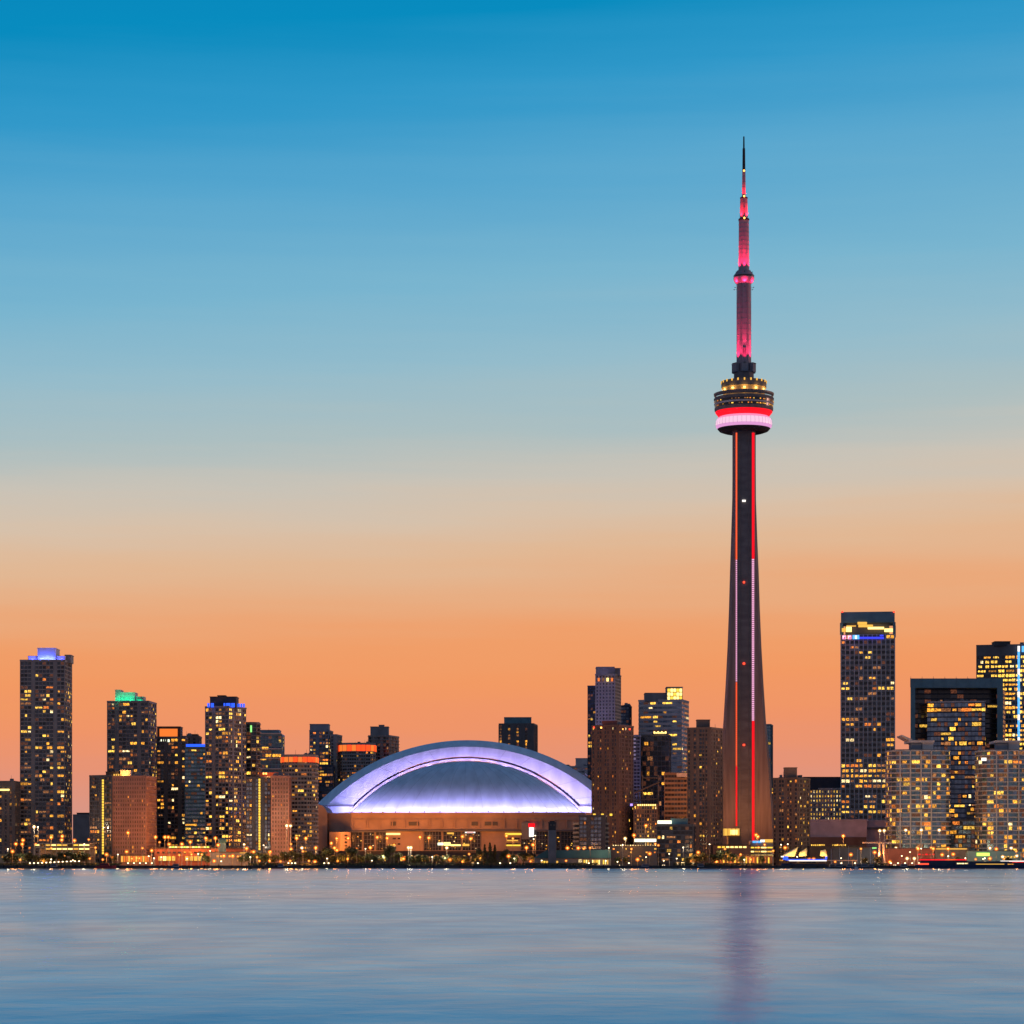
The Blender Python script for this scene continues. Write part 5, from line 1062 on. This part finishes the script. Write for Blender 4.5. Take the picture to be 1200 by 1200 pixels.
# lit tall ship on the quay side
t = boat('sailing_ship', 'blue lit sailing ship with three glowing yellow sails right of the giant tower', 942, 1712, 29, 6, 3.0, 'hull_navy', R(180), True, 'bark')
def P(px, y, dy=0): return (-(wx(px, 1712)-t.location.x), -dy, wz(y, 1712))
for (a, m_) in ((922, 0), (944, 0), (965, 0)):
    b = MB(); b.tube(P(a, 1008), P(a+1.5, 990), .16, .07); b.build('mast', 'bark', t)
for pts in ((P(916.5,1003.2,.1), P(931,1003.8,.1), P(935.5,992.5,.1), P(921,999.5,.1)), (P(936,1003.5,.1), P(945.3,1003.2,.1), P(945.6,993.6,.1), P(937,999,.1)), (P(961,1003.2,.1), P(969.5,1003.6,.1), P(967.3,995.5,.1), P(961.5,997,.1))):
    b = MB(); v = [Vector(p) for p in pts]; n_ = 5; 
    G = [[(v[0].lerp(v[1], i/n_)).lerp(v[3].lerp(v[2], i/n_), j/n_)+Vector((0, .9*math.sin(math.pi*i/n_)*math.sin(math.pi*j/n_), 0)) for i in range(n_+1)] for j in range(n_+1)]
    for j in range(n_):
        for i in range(n_): b.quad(G[j][i], G[j][i+1], G[j+1][i+1], G[j+1][i])
    b.build('sail', 'canvas', t, smooth=True)
for a, c, y0, y1, m_ in ((924, 968, 1008.2, 1009.2, 'led_white'), (920, 968, 1006.8, 1008.2, 'led_blue'), (917, 923, 1003.8, 1007.5, 'led_blue'), (966.5, 968.6, 1003.6, 1007, 'led_blue'), (914.6, 918, 1003.2, 1004.6, 'led_white')):
    b = MB(); p = P(a, y1, -3.15); q = P(c, y0, -3.15); b.box(min(p[0], q[0]), max(p[0], q[0]), 3.05, 3.25, p[2], q[2]); b.build('light_strip', m_, t)
for px, e in ((927, 2200), (941, 2600), (965, 2600)): light('POINT', (wx(px, 1708), 1708.5, wz(1004, 1708)), e, (1, .55, .08), .4)
boat('fire_boat', 'small red boat moored below the reddish left slab', 124, 1695, 13, 4, 1.6, 'red_paint', R(4), True, 'red_paint')
boat('ferry', 'long dark blue ferry with an orange lit deck line near the right edge', 1150, 1696, 44, 8, 2.2, 'hull_navy', R(180), False)
fb = [o for o in bpy.data.objects if o.name == 'ferry'][0]
b = MB(); b.box(-19, 17, -3.2, 3.2, 2.0, 4.4); b.box(-17, 12, -3, 3, 4.4, 4.7); d_ = b.build('deck_house', 'panel_navy', fb)
for a, c, m_, z0, z1 in ((-14, 4, 'roof_gold', 2.7, 3.1), (9, 16, 'lit_pale', 3.0, 3.6), (-20, -16, 'lit_amber', 2.6, 3.1)):
    b = MB(); b.box(a, c, 3.2, 3.35, z0, z1); b.build('deck_light', m_, fb)
t = boat('party_boat', 'dark boat with a long red light trail made as a strip left of the green sign', 1104, 1699, 34, 7, 2.0, 'hull_navy', R(180), False)
b = MB(); b.box(-15, 14, -2.8, 2.8, 1.9, 5.2); b.build('deck_house', 'panel_navy', t)
for a, c, z0, z1, m_ in ((-15, 15, 5.3, 6.0, 'led_red'), (9, 15.4, 2.6, 3.4, 'lamp_red'), (-8, -2, 5.3, 6.1, 'led_crown_orange')):  # glowing strips stand in for the moving boat's light trail
    b = MB(); b.box(a, c, 2.85, 3.1, z0, z1); b.build('light_strip', m_, t)
t = boat('tour_boat', 'dark boat with a red and white light trail made as strips at the right edge', 1190, 1700, 26, 6, 1.8, 'hull_navy', R(180), False)
b = MB(); b.box(-12, 10, -2.4, 2.4, 1.7, 3.9); b.build('deck_house', 'panel_navy', t)
for a, c, m_, z0 in ((-12.5, 10.5, 'led_red', 4.0), (-12.5, 10, 'led_white', 4.55)):  # light trail of a passing boat, imitated by glowing strips
    b = MB(); b.box(a, c, 2.5, 2.7, z0, z0+.5); b.build('light_strip', m_, t)
labs = ['small dark motor boat moored %s' % s for s in ('below the far left tower', 'before the orange terminal', 'left of the dome by the lawn', 'below the brown hotel', 'left of the giant tower base', 'just right of the lit sailing ship', 'below the mauve hall', 'below the left round condominium')]
for (px, ln), lb in zip(((62, 9), (205, 8), (330, 8), (755, 10), (820, 9), (982, 10), (1014, 9), (1058, 10)), labs):
    boat('motor_boat', lb, px, 1697, ln, 3, 1.1, 'hull_navy' if px % 2 else 'roof_dark', R(180 if px % 3 else 0), True, 'panel_grey', 'small boats moored along the quay')
# slim masts
for k, px in enumerate((974, 984, 994.5, 1005, 1020)):
    t = boat('sail_boat', '%s small moored sailing boat with a bare mast right of the lit ship' % ORD[k], px, 1697.5+k % 2, 7.5, 2.4, 1.0, 'white_paint' if k % 2 else 'hull_navy', R(180), True, 'panel_grey', 'bare masted sailing boats')
    b = MB(); b.tube((0,0,1), (0,0,12.5+k % 3), .11, .05, 6); b.build('mast', 'white_paint', t); b = MB(); b.tube((0,0,2.2), (-3,0,2.3), .09, .07, 5); b.build('boom', 'metal', t)
for k, px in enumerate((220, 232.5, 259, 294, 309, 669, 677)):
    b = MB(); b.lathe([(.01,-.4), (.9,-.4), (1.2,.1), (.9,.75), (.35,1.1), (.3,1.6), (.01,1.7)], 12, 0)
    o = b.build('mooring_buoy', 'rubber', None, (wx(px, 1560), 1560, 0), smooth=True); o['label'] = '%s dark mooring buoy from the left floating off the quay' % ORD[k]; o['category'] = 'buoy'; o['group'] = 'mooring buoys off the quay'
# slanting white pylons right of the mauve hall
t = thing('canopy', 'white slanting leg canopy beside the mauve hall with a green lit underside', 'canopy', (wx(1030, 1770), 1770, GZ)); X = lambda p: wx(p, 1770)-t.location.x; z = lambda y: wz(y, 1770)-GZ
b = MB(); b.box(X(1012), X(1045), -1, 6, z(988.2), z(986.8)); b.build('roof', 'pale_panel', t)
for a, c in ((1031, 1029), (1035, 1037)): b = MB(); b.tube((X(a), 0, z(988.2)), (X(c), 0, 0), .7, .45, 8); b.build('leg', 'pale_panel', t)
b = MB(); b.box(X(1022), X(1027), -.8, -.4, z(994.5), z(993)); b.build('green_light', 'led_green', t)
t = thing('gangway', 'pale raised gangway beam on posts behind the sailing boats', 'gangway', (wx(985, 1765), 1765, GZ)); X = lambda p: wx(p, 1765)-t.location.x; z = lambda y: wz(y, 1765)-GZ
b = MB(); b.box(X(970), X(1005), 0, .8, z(1008.8), z(1007.8)); b.build('beam', 'pale_panel', t)
for a in (975, 987, 999, 1003): b = MB(); b.box(X(a)-.2, X(a)+.2, .1, .6, 0, z(1008.8)); b.build('leg', 'pale_panel', t)
# ------------------------------------------------------------------ cars on the lakeside road
def car_proto():
    t = thing('parked_car', 'x', 'car', (0,0,GZ)); pr = [(-2.2,.35), (-2.2,.85), (-1.5,.95), (-.95,1.42), (.75,1.42), (1.35,.95), (2.15,.8), (2.2,.35)]
    b = MB(); n = len(pr)
    for y in (-.85, .85): b.v += [(x, y, z_) for x, z_ in pr]
    for k in range(n): b.f.append((k, (k+1) % n, n+(k+1) % n, n+k)); b.m.append(0)
    b.f.append(tuple(range(n-1, -1, -1))); b.f.append(tuple(range(n, 2*n))); b.m += [0, 0]; b.build('body', 'metal', t)
    b = MB(); b.hexa([(-1.3,-.87,.98), (1.2,-.87,.98), (1.2,.87,.98), (-1.3,.87,.98), (-.85,-.87,1.36), (.7,-.87,1.36), (.7,.87,1.36), (-.85,.87,1.36)]); b.build('side_window', 'glass_black', t)
    for x in (-1.4, 1.4):
        for y in (-.8, .8): b = MB(); b.tube((x, y-.1, .33), (x, y+.1, .33), .33, .33, 12); b.build('wheel', 'rubber', t)
    for y in (-.6, .6): b = MB(); b.box(2.15, 2.26, y-.18, y+.18, .6, .78); b.build('headlight', 'lamp_white', t); b = MB(); b.box(-2.26, -2.19, y-.18, y+.18, .65, .8); b.build('tail_light', 'lamp_red', t)
    return t
pc = car_proto(); cars = [323, 329, 334, 395, 449, 478, 531, 575, 612, 655, 726, 742, 778, 951, 1049]
for k, px in enumerate(cars):
    lb = ordlab('car', px, '{ord} small car from the left on the road {where}'); loc = (wx(px, 1777), 1777+(k % 2)*4, GZ+.004); rz = R((80, 100, 75, 0)[k % 4]+180)
    if k == 0: pc.location = loc; pc.rotation_euler.z = rz; pc['label'] = lb; pc['group'] = 'cars along the lakeside road'
    else: copyt(pc, loc, rz, lb, group='cars along the lakeside road')
